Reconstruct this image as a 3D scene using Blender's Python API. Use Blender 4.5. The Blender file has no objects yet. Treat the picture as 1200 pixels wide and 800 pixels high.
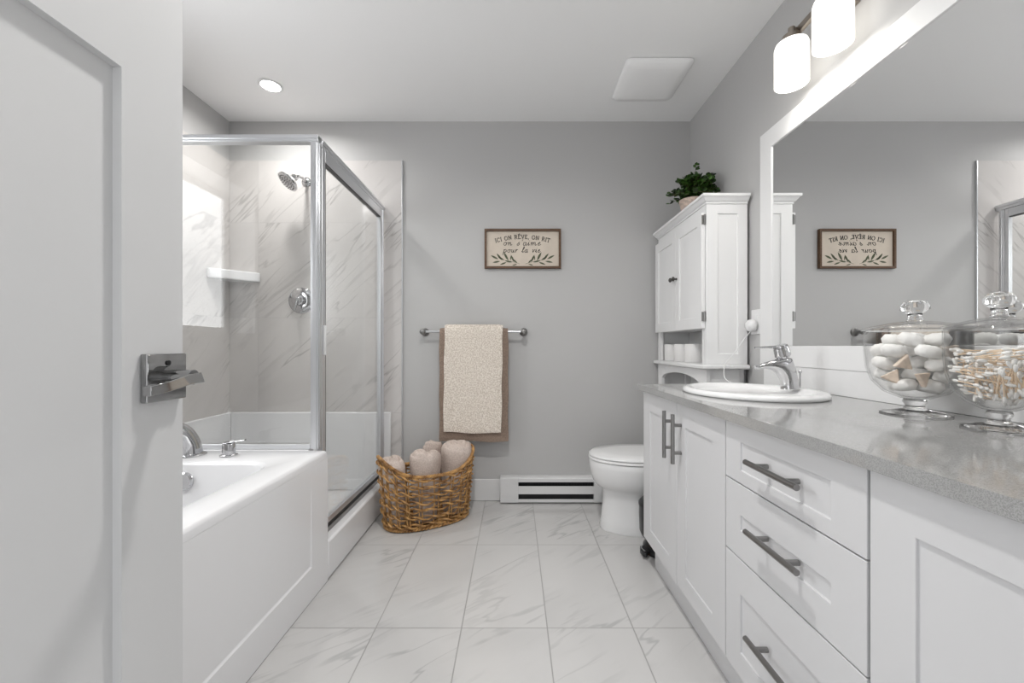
import bpy, bmesh, math, random
import numpy as np
from mathutils import Vector, Matrix, Euler, noise
PI = math.pi
S = bpy.context.scene
COL = S.collection
random.seed(7)

# ------------------------------------------------------------------ camera, world, lights, exposure
cam_d = bpy.data.cameras.new('camera'); cam = bpy.data.objects.new('camera', cam_d); COL.objects.link(cam)
cam.location = (0, 0, .99); cam.rotation_euler = (PI/2, 0, 0)
cam_d.sensor_width = 36; cam_d.lens = 36*484/1200
cam_d.shift_x = -3/1200; cam_d.shift_y = 6/1200
cam_d.clip_start = .02
S.camera = cam
S.view_settings.view_transform = 'Standard'; S.view_settings.look = 'None'
S.view_settings.gamma = 1; S.view_settings.use_curve_mapping = False
S.view_settings.exposure = 0.85
W = bpy.data.worlds.new('world'); S.world = W; W.use_nodes = True
W.node_tree.nodes['Background'].inputs[0].default_value = (.97, .98, 1, 1)
W.node_tree.nodes['Background'].inputs[1].default_value = .8      # daylight of the bedroom behind the doorway
WINDOW_GLOW = 3.4
CAN_POWER = 3.5
AISLE_FILL_POWER = 9.0  # added fill light over the aisle, out of view
SHADE_GLOW = 1.05
BULB_POWER = .6

# ------------------------------------------------------------------ room numbers
XL, XR, YB, YF, ZC = -1.84, 1.13, 2.662, -.20, 2.44

# ------------------------------------------------------------------ materials
def mat(name, color=(.8, .8, .8), rough=.5, metal=0, spec=None, **kw):
    m = bpy.data.materials.new(name); m.use_nodes = True
    b = m.node_tree.nodes['Principled BSDF']
    b.inputs['Base Color'].default_value = (*color, 1)
    b.inputs['Roughness'].default_value = rough; b.inputs['Metallic'].default_value = metal
    if spec is not None: b.inputs['Specular IOR Level'].default_value = spec
    for k, v in kw.items(): b.inputs[k.replace('_', ' ')].default_value = v
    return m

class NT:
    """tiny node-building helper"""
    def __init__(s, m): s.t = m.node_tree; s.b = s.t.nodes.get('Principled BSDF')
    def n(s, typ, **props):
        nd = s.t.nodes.new(typ)
        for k, v in props.items(): setattr(nd, k, v)
        return nd
    def l(s, a, b): s.t.links.new(a, b)
    def math(s, op, a, b=None):
        nd = s.n('ShaderNodeMath', operation=op)
        for i, v in enumerate((a, b)):
            if v is None: continue
            if isinstance(v, (int, float)): nd.inputs[i].default_value = v
            else: s.l(v, nd.inputs[i])
        return nd.outputs[0]
    def mix(s, fac, a, b):
        nd = s.n('ShaderNodeMix', data_type='RGBA')
        if isinstance(fac, (int, float)): nd.inputs[0].default_value = fac
        else: s.l(fac, nd.inputs[0])
        for i, v in ((6, a), (7, b)):
            if isinstance(v, tuple): nd.inputs[i].default_value = (*v, 1)
            else: s.l(v, nd.inputs[i])
        return nd.outputs[2]
    def ramp(s, fac, lo, hi):
        nd = s.n('ShaderNodeMapRange', interpolation_type='SMOOTHSTEP')
        s.l(fac, nd.inputs[0]); nd.inputs[1].default_value = lo; nd.inputs[2].default_value = hi
        return nd.outputs[0]

def noisy(m, scale, amount, bump=0, dist=.002, detail=3):
    """slight tone variation and bump so that no surface is dead flat"""
    t = NT(m); tc = t.n('ShaderNodeTexCoord'); nz = t.n('ShaderNodeTexNoise')
    nz.inputs['Scale'].default_value = scale; nz.inputs['Detail'].default_value = detail
    t.l(tc.outputs['Object'], nz.inputs['Vector'])
    c = tuple(t.b.inputs['Base Color'].default_value)[:3]
    if amount:
        lo = tuple(x*(1-amount) for x in c); hi = tuple(min(1, x*(1+amount)) for x in c)
        t.l(t.mix(t.ramp(nz.outputs[0], .3, .7), lo, hi), t.b.inputs['Base Color'])
    if bump:
        bp = t.n('ShaderNodeBump'); bp.inputs['Strength'].default_value = bump; bp.inputs['Distance'].default_value = dist
        t.l(nz.outputs[0], bp.inputs['Height']); t.l(bp.outputs[0], t.b.inputs['Normal'])
    return m

def marble(name, axes, tile, off, base, vein, grout, gw, rough, ang, seed=0.0, strength=1.0):
    """glazed marble-look tiles: thin grout lines on a grid, diagonal grey veins, each tile its own piece of stone"""
    m = mat(name, base, rough); t = NT(m)
    tc = t.n('ShaderNodeTexCoord'); sp = t.n('ShaderNodeSeparateXYZ'); t.l(tc.outputs['Object'], sp.inputs[0])
    u, v = sp.outputs[axes[0]], sp.outputs[axes[1]]
    us = t.math('DIVIDE', t.math('SUBTRACT', u, off[0]), tile[0]); vs = t.math('DIVIDE', t.math('SUBTRACT', v, off[1]), tile[1])
    iu, iv = t.math('FLOOR', us), t.math('FLOOR', vs)
    def edge(x, size):
        f = t.math('FRACT', x); d = t.math('MULTIPLY', t.math('MINIMUM', f, t.math('SUBTRACT', 1.0, f)), size)
        return d
    d = t.math('MINIMUM', edge(us, tile[0]), edge(vs, tile[1]))
    g = t.math('LESS_THAN', d, gw/2)
    cell = t.n('ShaderNodeCombineXYZ'); t.l(iu, cell.inputs[0]); t.l(iv, cell.inputs[1]); cell.inputs[2].default_value = seed
    wn = t.n('ShaderNodeTexWhiteNoise', noise_dimensions='3D'); t.l(cell.outputs[0], wn.inputs[0])
    p = t.n('ShaderNodeCombineXYZ'); t.l(u, p.inputs[0]); t.l(v, p.inputs[1])
    sc = t.n('ShaderNodeVectorMath', operation='SCALE'); t.l(wn.outputs['Color'], sc.inputs[0]); sc.inputs[3].default_value = 9
    ad = t.n('ShaderNodeVectorMath', operation='ADD'); t.l(p.outputs[0], ad.inputs[0]); t.l(sc.outputs[0], ad.inputs[1])
    rot = t.n('ShaderNodeVectorRotate', rotation_type='Z_AXIS'); t.l(ad.outputs[0], rot.inputs['Vector']); rot.inputs['Angle'].default_value = -ang
    def veins(sx, sy, scale, width, dist):
        mp = t.n('ShaderNodeMapping'); t.l(rot.outputs[0], mp.inputs[0]); mp.inputs['Scale'].default_value = (sx, sy, 1)
        nz = t.n('ShaderNodeTexNoise'); nz.inputs['Scale'].default_value = scale; nz.inputs['Detail'].default_value = 4
        nz.inputs['Roughness'].default_value = .55; nz.inputs['Distortion'].default_value = dist
        t.l(mp.outputs[0], nz.inputs['Vector'])
        a = t.math('ABSOLUTE', t.math('SUBTRACT', nz.outputs[0], .5))
        return t.math('SUBTRACT', 1.0, t.ramp(a, 0, width))
    def mask(scale, lo, hi):
        nz = t.n('ShaderNodeTexNoise'); nz.inputs['Scale'].default_value = scale; nz.inputs['Detail'].default_value = 2
        t.l(ad.outputs[0], nz.inputs['Vector']); return t.ramp(nz.outputs[0], lo, hi)
    v1 = t.math('MULTIPLY', veins(.42, 3.0, 1.4, .016, .5), mask(2.2, .45, .62))
    v2 = t.math('MULTIPLY', veins(.5, 3.6, 2.0, .035, .6), t.math('MULTIPLY', mask(3.1, .42, .66), .55))
    v3 = t.math('MULTIPLY', veins(.5, 2.2, 1.2, .14, .4), t.math('MULTIPLY', mask(1.7, .4, .7), .35))
    vv = t.math('MINIMUM', t.math('ADD', t.math('ADD', v1, v2), v3), 1.0)
    col = t.mix(t.math('MULTIPLY', vv, strength), base, vein)
    col = t.mix(g, col, grout)
    t.l(col, t.b.inputs['Base Color'])
    t.l(t.math('ADD', t.math('MULTIPLY', g, .4), rough), t.b.inputs['Roughness'])
    bp = t.n('ShaderNodeBump'); bp.inputs['Strength'].default_value = .4; bp.inputs['Distance'].default_value = .002
    t.l(t.math('SUBTRACT', 1.0, g), bp.inputs['Height']); t.l(bp.outputs[0], t.b.inputs['Normal'])
    return m

def clear_glass(name, tint=(1, 1, 1), ior=1.45):
    """thin clear glass: lets light through, reflects by Fresnel"""
    m = bpy.data.materials.new(name); m.use_nodes = True; t = NT(m); t.t.nodes.remove(t.b)
    tr = t.n('ShaderNodeBsdfTransparent'); tr.inputs[0].default_value = (*tint, 1)
    gl = t.n('ShaderNodeBsdfGlossy'); gl.inputs['Roughness'].default_value = 0
    fr = t.n('ShaderNodeFresnel'); ge = t.n('ShaderNodeNewGeometry')
    mr = t.n('ShaderNodeMapRange'); t.l(ge.outputs['Backfacing'], mr.inputs[0]); mr.inputs[3].default_value = ior; mr.inputs[4].default_value = 1/ior
    t.l(mr.outputs[0], fr.inputs[0])      # same reflectance seen from either face of the sheet
    mx = t.n('ShaderNodeMixShader'); t.l(fr.outputs[0], mx.inputs[0]); t.l(tr.outputs[0], mx.inputs[1]); t.l(gl.outputs[0], mx.inputs[2])
    t.l(mx.outputs[0], t.t.nodes['Material Output'].inputs[0]); return m

def emit(name, color, strength):
    m = mat(name, (.9, .9, .9), .4)
    b = m.node_tree.nodes['Principled BSDF']
    b.inputs['Emission Color'].default_value = (*color, 1); b.inputs['Emission Strength'].default_value = strength
    return m

M = {}
M['wall'] = noisy(mat('wall_paint', (.53, .526, .523), .6), 90, 0, .05, .001)
M['ceiling'] = noisy(mat('ceiling_paint', (.93, .93, .93), .8), 120, 0, .06, .001)
M['white'] = mat('white_satin_paint', (.80, .80, .81), .35)
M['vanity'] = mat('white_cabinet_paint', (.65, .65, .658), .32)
M['trim'] = mat('white_trim_paint', (.80, .80, .80), .35)
M['cabinet'] = mat('white_storage_paint', (.84, .84, .84), .35)
M['beadboard'] = mat('white_beadboard', (.78, .78, .78), .4)
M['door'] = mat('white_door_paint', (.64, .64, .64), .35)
M['acrylic'] = mat('white_acrylic', (.84, .84, .85), .12)
M['porcelain'] = mat('white_porcelain', (.82, .82, .82), .08)
M['chrome'] = mat('chrome', (.62, .62, .63), .06, 1)
M['door_chrome'] = mat('dark_polished_chrome', (.36, .36, .36), .07, 1)
M['satin'] = mat('brushed_aluminium', (.74, .75, .77), .34, 1)
M['nickel'] = mat('brushed_nickel', (.28, .275, .27), .3, 1)
M['dark_metal'] = mat('dark_nickel', (.12, .115, .11), .35, 1)
M['bronze'] = mat('warm_brushed_metal', (.35, .31, .27), .35, 1)
M['black'] = mat('black_plastic', (.012, .012, .013), .3)
M['void'] = mat('dark_opening', (.03, .03, .032), .7)
M['mirror'] = mat('mirror_silver', (.93, .935, .935), 0, 1)
M['glass'] = clear_glass('shower_glass', (.985, .99, .986))
M['jar'] = clear_glass('jar_glass', (.99, .99, .988), 1.45)
gm = mat('solid_glass', (1, 1, 1), 0, 0); gm.node_tree.nodes['Principled BSDF'].inputs['Transmission Weight'].default_value = 1
M['solid_glass'] = gm
M['floor'] = marble('floor_marble_tile', (0, 1), (.302, .6108), (.1153, 1.4537), (.61, .602, .594), (.40, .40, .40), (.36, .355, .345), .0042, .16, math.radians(38), 3, .62)
M['tile_back'] = marble('shower_tile_back', (0, 2), (1.2, .61), (-1.645, .565), (.67, .645, .63), (.42, .40, .39), (.54, .52, .51), .003, .14, math.radians(46), 8, .8)
M['tile_left'] = marble('shower_tile_left', (1, 2), (1.2, .61), (1.9, .565), (.67, .645, .63), (.42, .40, .39), (.54, .52, .51), .003, .14, math.radians(46), 5, .8)
M['window'] = emit('frosted_daylight_pane', (.97, .985, 1), WINDOW_GLOW)
M['lens'] = emit('lit_lens', (1, .97, .93), 18)
M['shade'] = emit('lit_opal_glass', (1, .965, .90), SHADE_GLOW)
M['shade'].node_tree.nodes['Principled BSDF'].inputs['Base Color'].default_value = (.5, .5, .48, 1)
# quartz worktop: fine darker specks
q = mat('grey_quartz', (.36, .36, .355), .07, 0, 1.0); t = NT(q); tc = t.n('ShaderNodeTexCoord')
vz = t.n('ShaderNodeTexNoise'); vz.inputs['Scale'].default_value = 700; vz.inputs['Detail'].default_value = 1
t.l(tc.outputs['Object'], vz.inputs['Vector'])
t.l(t.mix(t.ramp(vz.outputs[0], .35, .7), (.38, .38, .376), (.27, .27, .267)), t.b.inputs['Base Color']); M['quartz'] = q
# towels
def terry(name, c1, c2, scale, bump):
    m = mat(name, c1, .95, 0, .1); t = NT(m); tc = t.n('ShaderNodeTexCoord')
    vo = t.n('ShaderNodeTexNoise'); vo.inputs['Scale'].default_value = scale; vo.inputs['Detail'].default_value = 2
    t.l(tc.outputs['Object'], vo.inputs['Vector'])
    t.l(t.mix(t.ramp(vo.outputs[0], .42, .6), c2, c1), t.b.inputs['Base Color'])
    bp = t.n('ShaderNodeBump'); bp.inputs['Strength'].default_value = bump; bp.inputs['Distance'].default_value = .006
    t.l(vo.outputs[0], bp.inputs['Height']); t.l(bp.outputs[0], t.b.inputs['Normal']); return m
M['towel_brown'] = terry('taupe_terry', (.33, .25, .20), (.26, .195, .155), 160, .5)
M['towel_cream'] = terry('cream_nubby_terry', (.88, .81, .73), (.66, .58, .50), 130, .8)
M['towel_roll'] = terry('beige_terry', (.66, .565, .51), (.56, .47, .42), 150, .5)
# wicker
wk = mat('honey_wicker', (.50, .27, .10), .45); t = NT(wk); tc = t.n('ShaderNodeTexCoord')
nz = t.n('ShaderNodeTexNoise'); nz.inputs['Scale'].default_value = 28; nz.inputs['Detail'].default_value = 4; t.l(tc.outputs['Object'], nz.inputs['Vector'])
t.l(t.mix(t.ramp(nz.outputs[0], .3, .7), (.22, .10, .03), (.66, .38, .14)), t.b.inputs['Base Color']); M['wicker'] = wk
# leaves
lf = mat('leaf_green', (.03, .09, .015), .4); t = NT(lf); tc = t.n('ShaderNodeTexCoord')
nz = t.n('ShaderNodeTexNoise'); nz.inputs['Scale'].default_value = 45; t.l(tc.outputs['Object'], nz.inputs['Vector'])
t.l(t.mix(t.ramp(nz.outputs[0], .35, .68), (.006, .022, .004), (.07, .17, .025)), t.b.inputs['Base Color']); M['leaf'] = lf
M['stem'] = mat('plant_stem', (.07, .06, .02), .7)
M['soil'] = noisy(mat('soil', (.03, .02, .015), .9), 80, .4)
M['pot'] = noisy(mat('whitewashed_clay', (.62, .50, .43), .7), 60, .2)
M['cotton'] = noisy(mat('cotton', (.93, .92, .90), .95, 0, .1), 60, .03, .6, .004)
M['sponge'] = noisy(mat('tan_sponge', (.80, .67, .56), .9, 0, .1), 90, .1, .4, .002)
M['swab_stick'] = mat('wooden_stick', (.88, .70, .52), .7)
M['paper'] = noisy(mat('tissue_paper', (.84, .83, .82), .95, 0, .1), 200, .02)
M['card'] = mat('cardboard_core', (.45, .36, .27), .9)
wd = mat('walnut_frame', (.11, .055, .026), .5); t = NT(wd); tc = t.n('ShaderNodeTexCoord')
mp = t.n('ShaderNodeMapping'); mp.inputs['Scale'].default_value = (6, 60, 60); t.l(tc.outputs['Object'], mp.inputs[0])
nz = t.n('ShaderNodeTexNoise'); nz.inputs['Scale'].default_value = 3; t.l(mp.outputs[0], nz.inputs['Vector'])
t.l(t.mix(nz.outputs[0], (.06, .028, .012), (.17, .09, .045)), t.b.inputs['Base Color']); M['walnut'] = wd
M['board'] = noisy(mat('cream_board', (.68, .60, .51), .8), 14, .03)
M['ink'] = mat('black_ink', (.02, .02, .018), .7)
M['sprig'] = mat('sage_ink', (.10, .115, .065), .7)
M['heater'] = mat('white_enamel', (.76, .76, .76), .4)
M['plastic'] = mat('white_plastic', (.80, .80, .80), .3)

# ------------------------------------------------------------------ mesh helpers (world coordinates; moved into the thing's frame on build)
def root_of(o):
    while o.parent: o = o.parent
    return o
def thing(name, label, cat, loc=(0, 0, 0), rot=(0, 0, 0), group=None, kind=None):
    o = bpy.data.objects.new(name, None); COL.objects.link(o); o.empty_display_size = .05
    o.location = loc; o.rotation_euler = rot; tag(o, label, cat, group, kind); return o
def tag(o, label=None, cat=None, group=None, kind=None):
    if label: o['label'] = label
    if cat: o['category'] = cat
    if group: o['group'] = group
    if kind: o['kind'] = kind
    return o
def obj(name, bm, material, parent=None, smooth=True, bevel=0, local=False, angle=35, sub=0, loc=None):
    me = bpy.data.meshes.new(name)
    bmesh.ops.recalc_face_normals(bm, faces=bm.faces)
    if parent is not None and not local:
        r = root_of(parent)
        if r.type == 'EMPTY':
            mw = Matrix.LocRotScale(r.location, r.rotation_euler, None); bm.transform(mw.inverted())
    if loc is not None: bm.transform(Matrix.Translation(-Vector(loc)))
    bm.to_mesh(me); bm.free()
    for m in (material if isinstance(material, (list, tuple)) else [material]): me.materials.append(m)
    if smooth:
        me.polygons.foreach_set('use_smooth', [True]*len(me.polygons))
        me.set_sharp_from_angle(angle=math.radians(angle))
    o = bpy.data.objects.new(name, me); COL.objects.link(o)
    if loc is not None: o.location = loc
    if parent is not None: o.parent = parent
    if bevel:
        b = o.modifiers.new('bevel', 'BEVEL'); b.width = bevel; b.segments = 2; b.limit_method = 'ANGLE'; b.angle_limit = math.radians(40); b.harden_normals = False
    if sub:
        s = o.modifiers.new('sub', 'SUBSURF'); s.levels = sub; s.render_levels = sub
    return o
def copy_tree(o, parent=None):
    c = o.copy(); COL.objects.link(c); c.parent = parent
    for ch in list(o.children): copy_tree(ch, c)
    return c
def B(): return bmesh.new()
def box(bm, x0, x1, y0, y1, z0, z1, mi=0):
    v = [bm.verts.new((x, y, z)) for x in (x0, x1) for y in (y0, y1) for z in (z0, z1)]
    for f in ((0, 1, 3, 2), (4, 6, 7, 5), (0, 4, 5, 1), (2, 3, 7, 6), (0, 2, 6, 4), (1, 5, 7, 3)):
        bm.faces.new([v[i] for i in f]).material_index = mi
def loft(bm, rings, cap0=True, cap1=True, closed=True, mi=0):
    R = [[bm.verts.new(p) for p in r] for r in rings]; n = len(R[0])
    for a, b in zip(R, R[1:]):
        for i in range(n if closed else n-1):
            j = (i+1) % n; bm.faces.new((a[i], a[j], b[j], b[i])).material_index = mi
    if cap0: bm.faces.new(R[0]).material_index = mi
    if cap1: bm.faces.new(R[-1]).material_index = mi
    return R
def frame_of(d):
    d = Vector(d).normalized(); a = Vector((0, 0, 1)) if abs(d.z) < .9 else Vector((1, 0, 0))
    u = d.cross(a).normalized(); return u, d.cross(u).normalized()
def tube(bm, pts, r, n=10, closed=False, mi=0, flat=1.0, caps=True):
    """round tube along a path; r a number or one per point; parallel-transported frame"""
    P = [Vector(p) for p in pts]; m = len(P); rad = r if isinstance(r, (list, tuple)) else [r]*m
    rings = []; u = None
    for i, p in enumerate(P):
        if closed: d = P[(i+1) % m]-P[i-1]
        else: d = P[min(i+1, m-1)]-P[max(i-1, 0)]
        if d.length < 1e-9: d = Vector((0, 0, 1))
        d.normalize()
        if u is None: u, w = frame_of(d)
        else:
            u = (u-d*u.dot(d)).normalized(); w = d.cross(u)
        rings.append([p+rad[i]*(math.cos(2*PI*k/n)*u+flat*math.sin(2*PI*k/n)*w) for k in range(n)])
    if closed:
        R = [[bm.verts.new(q) for q in r_] for r_ in rings]
        for a in range(m):
            A, Bq = R[a], R[(a+1) % m]
            for k in range(n): bm.faces.new((A[k], A[(k+1) % n], Bq[(k+1) % n], Bq[k])).material_index = mi
    else: loft(bm, rings, caps, caps, mi=mi)
def cyl(bm, a, b, r, n=24, r2=None, mi=0): tube(bm, [a, b], [r, r2 if r2 is not None else r], n, mi=mi)
def lathe(bm, prof, c, axis='z', n=40, mi=0, cap0=True, cap1=True):
    """prof: list of (radius, height along axis)"""
    cx, cy, cz = c; rings = []
    for r, h in prof:
        ring = []
        for k in range(n):
            a = 2*PI*k/n; p, q_ = r*math.cos(a), r*math.sin(a)
            if axis == 'z': ring.append((cx+p, cy+q_, cz+h))
            elif axis == 'y': ring.append((cx+p, cy+h, cz+q_))
            else: ring.append((cx+h, cy+p, cz+q_))
        rings.append(ring)
    loft(bm, rings, cap0, cap1, mi=mi)
def lathe_closed(bm, prof, c, n=48):
    """profile loops back on itself: solid of revolution with a hollow"""
    cx, cy, cz = c; m = len(prof)
    R = [[bm.verts.new((cx+r*math.cos(2*PI*k/n), cy+r*math.sin(2*PI*k/n), cz+h)) for k in range(n)] for r, h in prof]
    for i in range(m):
        A, C_ = R[i], R[(i+1) % m]
        for k in range(n): bm.faces.new((A[k], A[(k+1) % n], C_[(k+1) % n], C_[k]))
def rrect(cx, cy, hx, hy, r, z, n=6):
    pts = []
    for (sx, sy, a0) in ((1, 1, 0), (-1, 1, PI/2), (-1, -1, PI), (1, -1, 1.5*PI)):
        for k in range(n+1):
            a = a0+PI/2*k/n; pts.append((cx+sx*(hx-r)+r*math.cos(a), cy+sy*(hy-r)+r*math.sin(a), z))
    return pts
def prism(bm, outline, off, mi=0):
    """outline: 3-D polygon; off: extrusion vector"""
    off = Vector(off); a = [bm.verts.new(p) for p in outline]; b = [bm.verts.new(Vector(p)+off) for p in outline]
    n = len(a); bm.faces.new(a).material_index = mi; bm.faces.new(b[::-1]).material_index = mi
    for i in range(n): bm.faces.new((a[i], a[(i+1) % n], b[(i+1) % n], b[i])).material_index = mi
def shaker(bm, o, u, v, n, w, h, st, rec, th, bev=.0, fade=False):
    """one slab with a recessed panel: o = lower left front corner, u/v in-plane axes, n outward normal, st = (left, right, bottom, top) frame widths"""
    o, u, v, n = Vector(o), Vector(u), Vector(v), Vector(n)
    P = lambda a, b, d: bm.verts.new(o+u*a+v*b+n*d)
    l, r, b, t_ = st
    A = [P(0, 0, 0), P(w, 0, 0), P(w, h, 0), P(0, h, 0)]
    I = [P(l, b, 0), P(w-r, b, 0), P(w-r, h-t_, 0), P(l, h-t_, 0)]
    J = [P(l+bev, b+bev, -rec), P(w-r-bev, b+bev, -rec), P(w-r-bev, h-t_-bev, 0 if fade else -rec), P(l+bev, h-t_-bev, 0 if fade else -rec)]      # fade: the field runs out flush at its top
    K = [P(0, 0, -th), P(w, 0, -th), P(w, h, -th), P(0, h, -th)]
    for i in range(4):
        j = (i+1) % 4
        bm.faces.new((A[i], A[j], I[j], I[i])); bm.faces.new((I[i], I[j], J[j], J[i])); bm.faces.new((A[j], A[i], K[i], K[j]))
    bm.faces.new(J); bm.faces.new(K[::-1])
def smoothpath(pts, k=8):
    """Catmull-Rom through the points"""
    P = [Vector(p) for p in pts]; out = []
    for i in range(len(P)-1):
        p0, p1, p2, p3 = P[max(i-1, 0)], P[i], P[i+1], P[min(i+2, len(P)-1)]
        for s in range(k):
            t_ = s/k
            out.append(.5*((2*p1)+(p2-p0)*t_+(2*p0-5*p1+4*p2-p3)*t_*t_+(3*p1-p0-3*p2+p3)*t_**3))
    out.append(P[-1]); return out

# ================================================================== THE SETTING
def structure(name, bm, m, label=None, **kw):
    o = obj(name, bm, m, **kw); o['kind'] = 'structure'
    if label: o['label'] = label
    return o
b = B(); box(b, XL-.25, XR+.12, YF-.12, YB+.12, -.1, 0); structure('floor', b, M['floor'], 'grey veined marble look tile floor', smooth=False)
b = B(); box(b, XL-.25, XR+.12, YF-.12, YB+.12, ZC, ZC+.1); structure('ceiling', b, M['ceiling'], 'flat white ceiling', smooth=False)
b = B(); box(b, XL-.25, XR+.12, YB, YB+.12, 0, ZC); structure('wall_back', b, M['wall'], 'light grey painted back wall', smooth=False)
b = B(); box(b, XR, XR+.12, YF, YB, 0, ZC); structure('wall_right', b, M['wall'], 'light grey painted wall behind the vanity', smooth=False)
WY0, WY1, WZ0, WZ1 = .616, 1.56, 1.082, 2.058
b = B()
box(b, XL-.25, XL, YF, WY0, 0, ZC); box(b, XL-.25, XL, WY1, YB, 0, ZC)
box(b, XL-.25, XL, WY0, WY1, 0, WZ0); box(b, XL-.25, XL, WY0, WY1, WZ1, ZC)
structure('wall_left', b, M['wall'], 'light grey painted wall beyond the bathtub', smooth=False)
b = B(); DX0, DX1, DZ = -.56, .26, 2.05
box(b, XL-.25, DX0, YF-.12, YF, 0, ZC); box(b, DX1, XR+.12, YF-.12, YF, 0, ZC); box(b, DX0, DX1, YF-.12, YF, DZ, ZC)
structure('wall_front', b, M['wall'], 'light grey wall with the doorway', smooth=False)
# frosted window deep in the left wall (seen mirrored in the shower glass)
win = thing('window_1', 'deep set frosted window above the bathtub', None, (XL-.2, (WY0+WY1)/2, WZ0), kind='structure')
b = B()
box(b, XL-.23, XL-.19, WY0+.001, WY0+.04, WZ0+.001, WZ1-.001); box(b, XL-.23, XL-.19, WY1-.04, WY1-.001, WZ0+.001, WZ1-.001)
box(b, XL-.23, XL-.19, WY0+.04, WY1-.04, WZ0+.001, WZ0+.04); box(b, XL-.23, XL-.19, WY0+.04, WY1-.04, WZ1-.04, WZ1-.001)
obj('window_frame', b, M['trim'], win)
b = B(); box(b, XL-.218, XL-.21, WY0+.04, WY1-.04, WZ0+.04, WZ1-.04); obj('pane', b, M['window'], win)
# baseboards
b = B(); box(b, -.775, -.092, YB-.012, YB-.0005, .0005, .14); structure('baseboard_back', b, M['trim'], 'white baseboard left of the heater', bevel=.004)
b = B(); box(b, XR-.012, XR-.0005, 1.99, YB-.013, .0005, .14); structure('baseboard_right', b, M['trim'], 'white baseboard behind the toilet', bevel=.004)
# shower tiling
TZ = 2.183; TX = -.726
b = B(); box(b, XL+.011, TX, YB-.011, YB-.0005, .145, TZ); structure('wall_tile_back', b, M['tile_back'], 'marble look tiling behind the shower', smooth=False)
b = B(); box(b, XL+.0005, XL+.0105, 1.752, YB-.0005, .145, TZ); structure('wall_tile_left', b, M['tile_left'], 'marble look tiling on the left shower wall', smooth=False)
b = B(); box(b, TX+.0005, TX+.007, YB-.0125, YB-.0005, .145, TZ+.002); structure('trim_1', b, M['satin'], 'thin metal edge strip of the shower tiling', bevel=.001)

# ================================================================== OPEN DOOR (left foreground)
dX, dY1 = -.5, .622; dW, dH, dT = .76, 2.03, .035
door = thing('door_1', 'open white panelled door at the left', None, (dX, dY1-dW, .01), kind='structure')
b = B()
# slab with two recessed panels on both faces
y0, y1 = dY1-dW, dY1; st = .1; rz = (.20, 1.346, 1.48, 1.93)
def door_face(b, xf, s):
    ys = [y0, y0+st, y1-.0965, y1]; zs = [.01, *rz, dH]
    V = {(i, k): b.verts.new((xf, ys[i], zs[k])) for i in range(4) for k in range(6)}
    for i in range(3):
        for k in range(5):
            q4 = [V[i, k], V[i+1, k], V[i+1, k+1], V[i, k+1]]
            if i == 1 and k in (1, 3):
                c = .0008
                J = [b.verts.new((xf-s*.011, yy, zz)) for yy, zz in ((ys[1]+c, zs[k]+c), (ys[2]-c, zs[k]+c), (ys[2]-c, zs[k+1]-c), (ys[1]+c, zs[k+1]-c))]
                for a in range(4): b.faces.new((q4[a], q4[(a+1) % 4], J[(a+1) % 4], J[a]))
                b.faces.new(J)
            else: b.faces.new(q4)
    return [V[0, k] for k in range(6)], [V[3, k] for k in range(6)], [V[i, 0] for i in range(4)], [V[i, 5] for i in range(4)]
fa = door_face(b, dX, 1); fb = door_face(b, dX-dT, -1)
for ea, eb in zip(fa, fb):
    for i in range(len(ea)-1): b.faces.new((ea[i], ea[i+1], eb[i+1], eb[i]))
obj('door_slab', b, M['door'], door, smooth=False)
hz, hy = .947, .5835
h = B(); box(h, dX+.0005, dX+.0105, hy-.033, hy+.033, hz-.033, hz+.033); rose = obj('door_handle', h, M['door_chrome'], door, bevel=.0015); tag(rose, 'polished chrome lever handle')
h = B(); cyl(h, (dX+.0105, hy-.004, hz), (dX+.05, hy-.004, hz), .0105, 20); cyl(h, (dX+.0105, hy-.004, hz), (dX+.018, hy-.004, hz), .016, 24)
obj('neck', h, M['door_chrome'], rose)
h = B()
path = [(dX+.048, hy+.012, hz-.002), (dX+.056, hy-.02, hz-.002), (dX+.066, hy-.05, hz-.004), (dX+.075, hy-.08, hz-.006), (dX+.083, hy-.115, hz-.008)]
rings = []
for i, p in enumerate(path):
    w = .0075-.0005*i; th = .0035+.0004*i; tw = .35*(1-i/4)
    rings.append([Vector(p)+Vector((th*sx*math.cos(tw)-w*sz*math.sin(tw), 0, w*sz*math.cos(tw)+th*sx*math.sin(tw))) for sx, sz in ((1, 1), (1, -1), (-1, -1), (-1, 1))])
loft(h, rings); obj('lever', h, M['door_chrome'], rose, bevel=.001)
h = B(); lathe(h, [(.0035, 0), (.0035, .0015), (.0015, .0015)], (dX+.0106, hy, hz+.02), 'x', 16); obj('privacy_pin', h, M['black'], rose)

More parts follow.
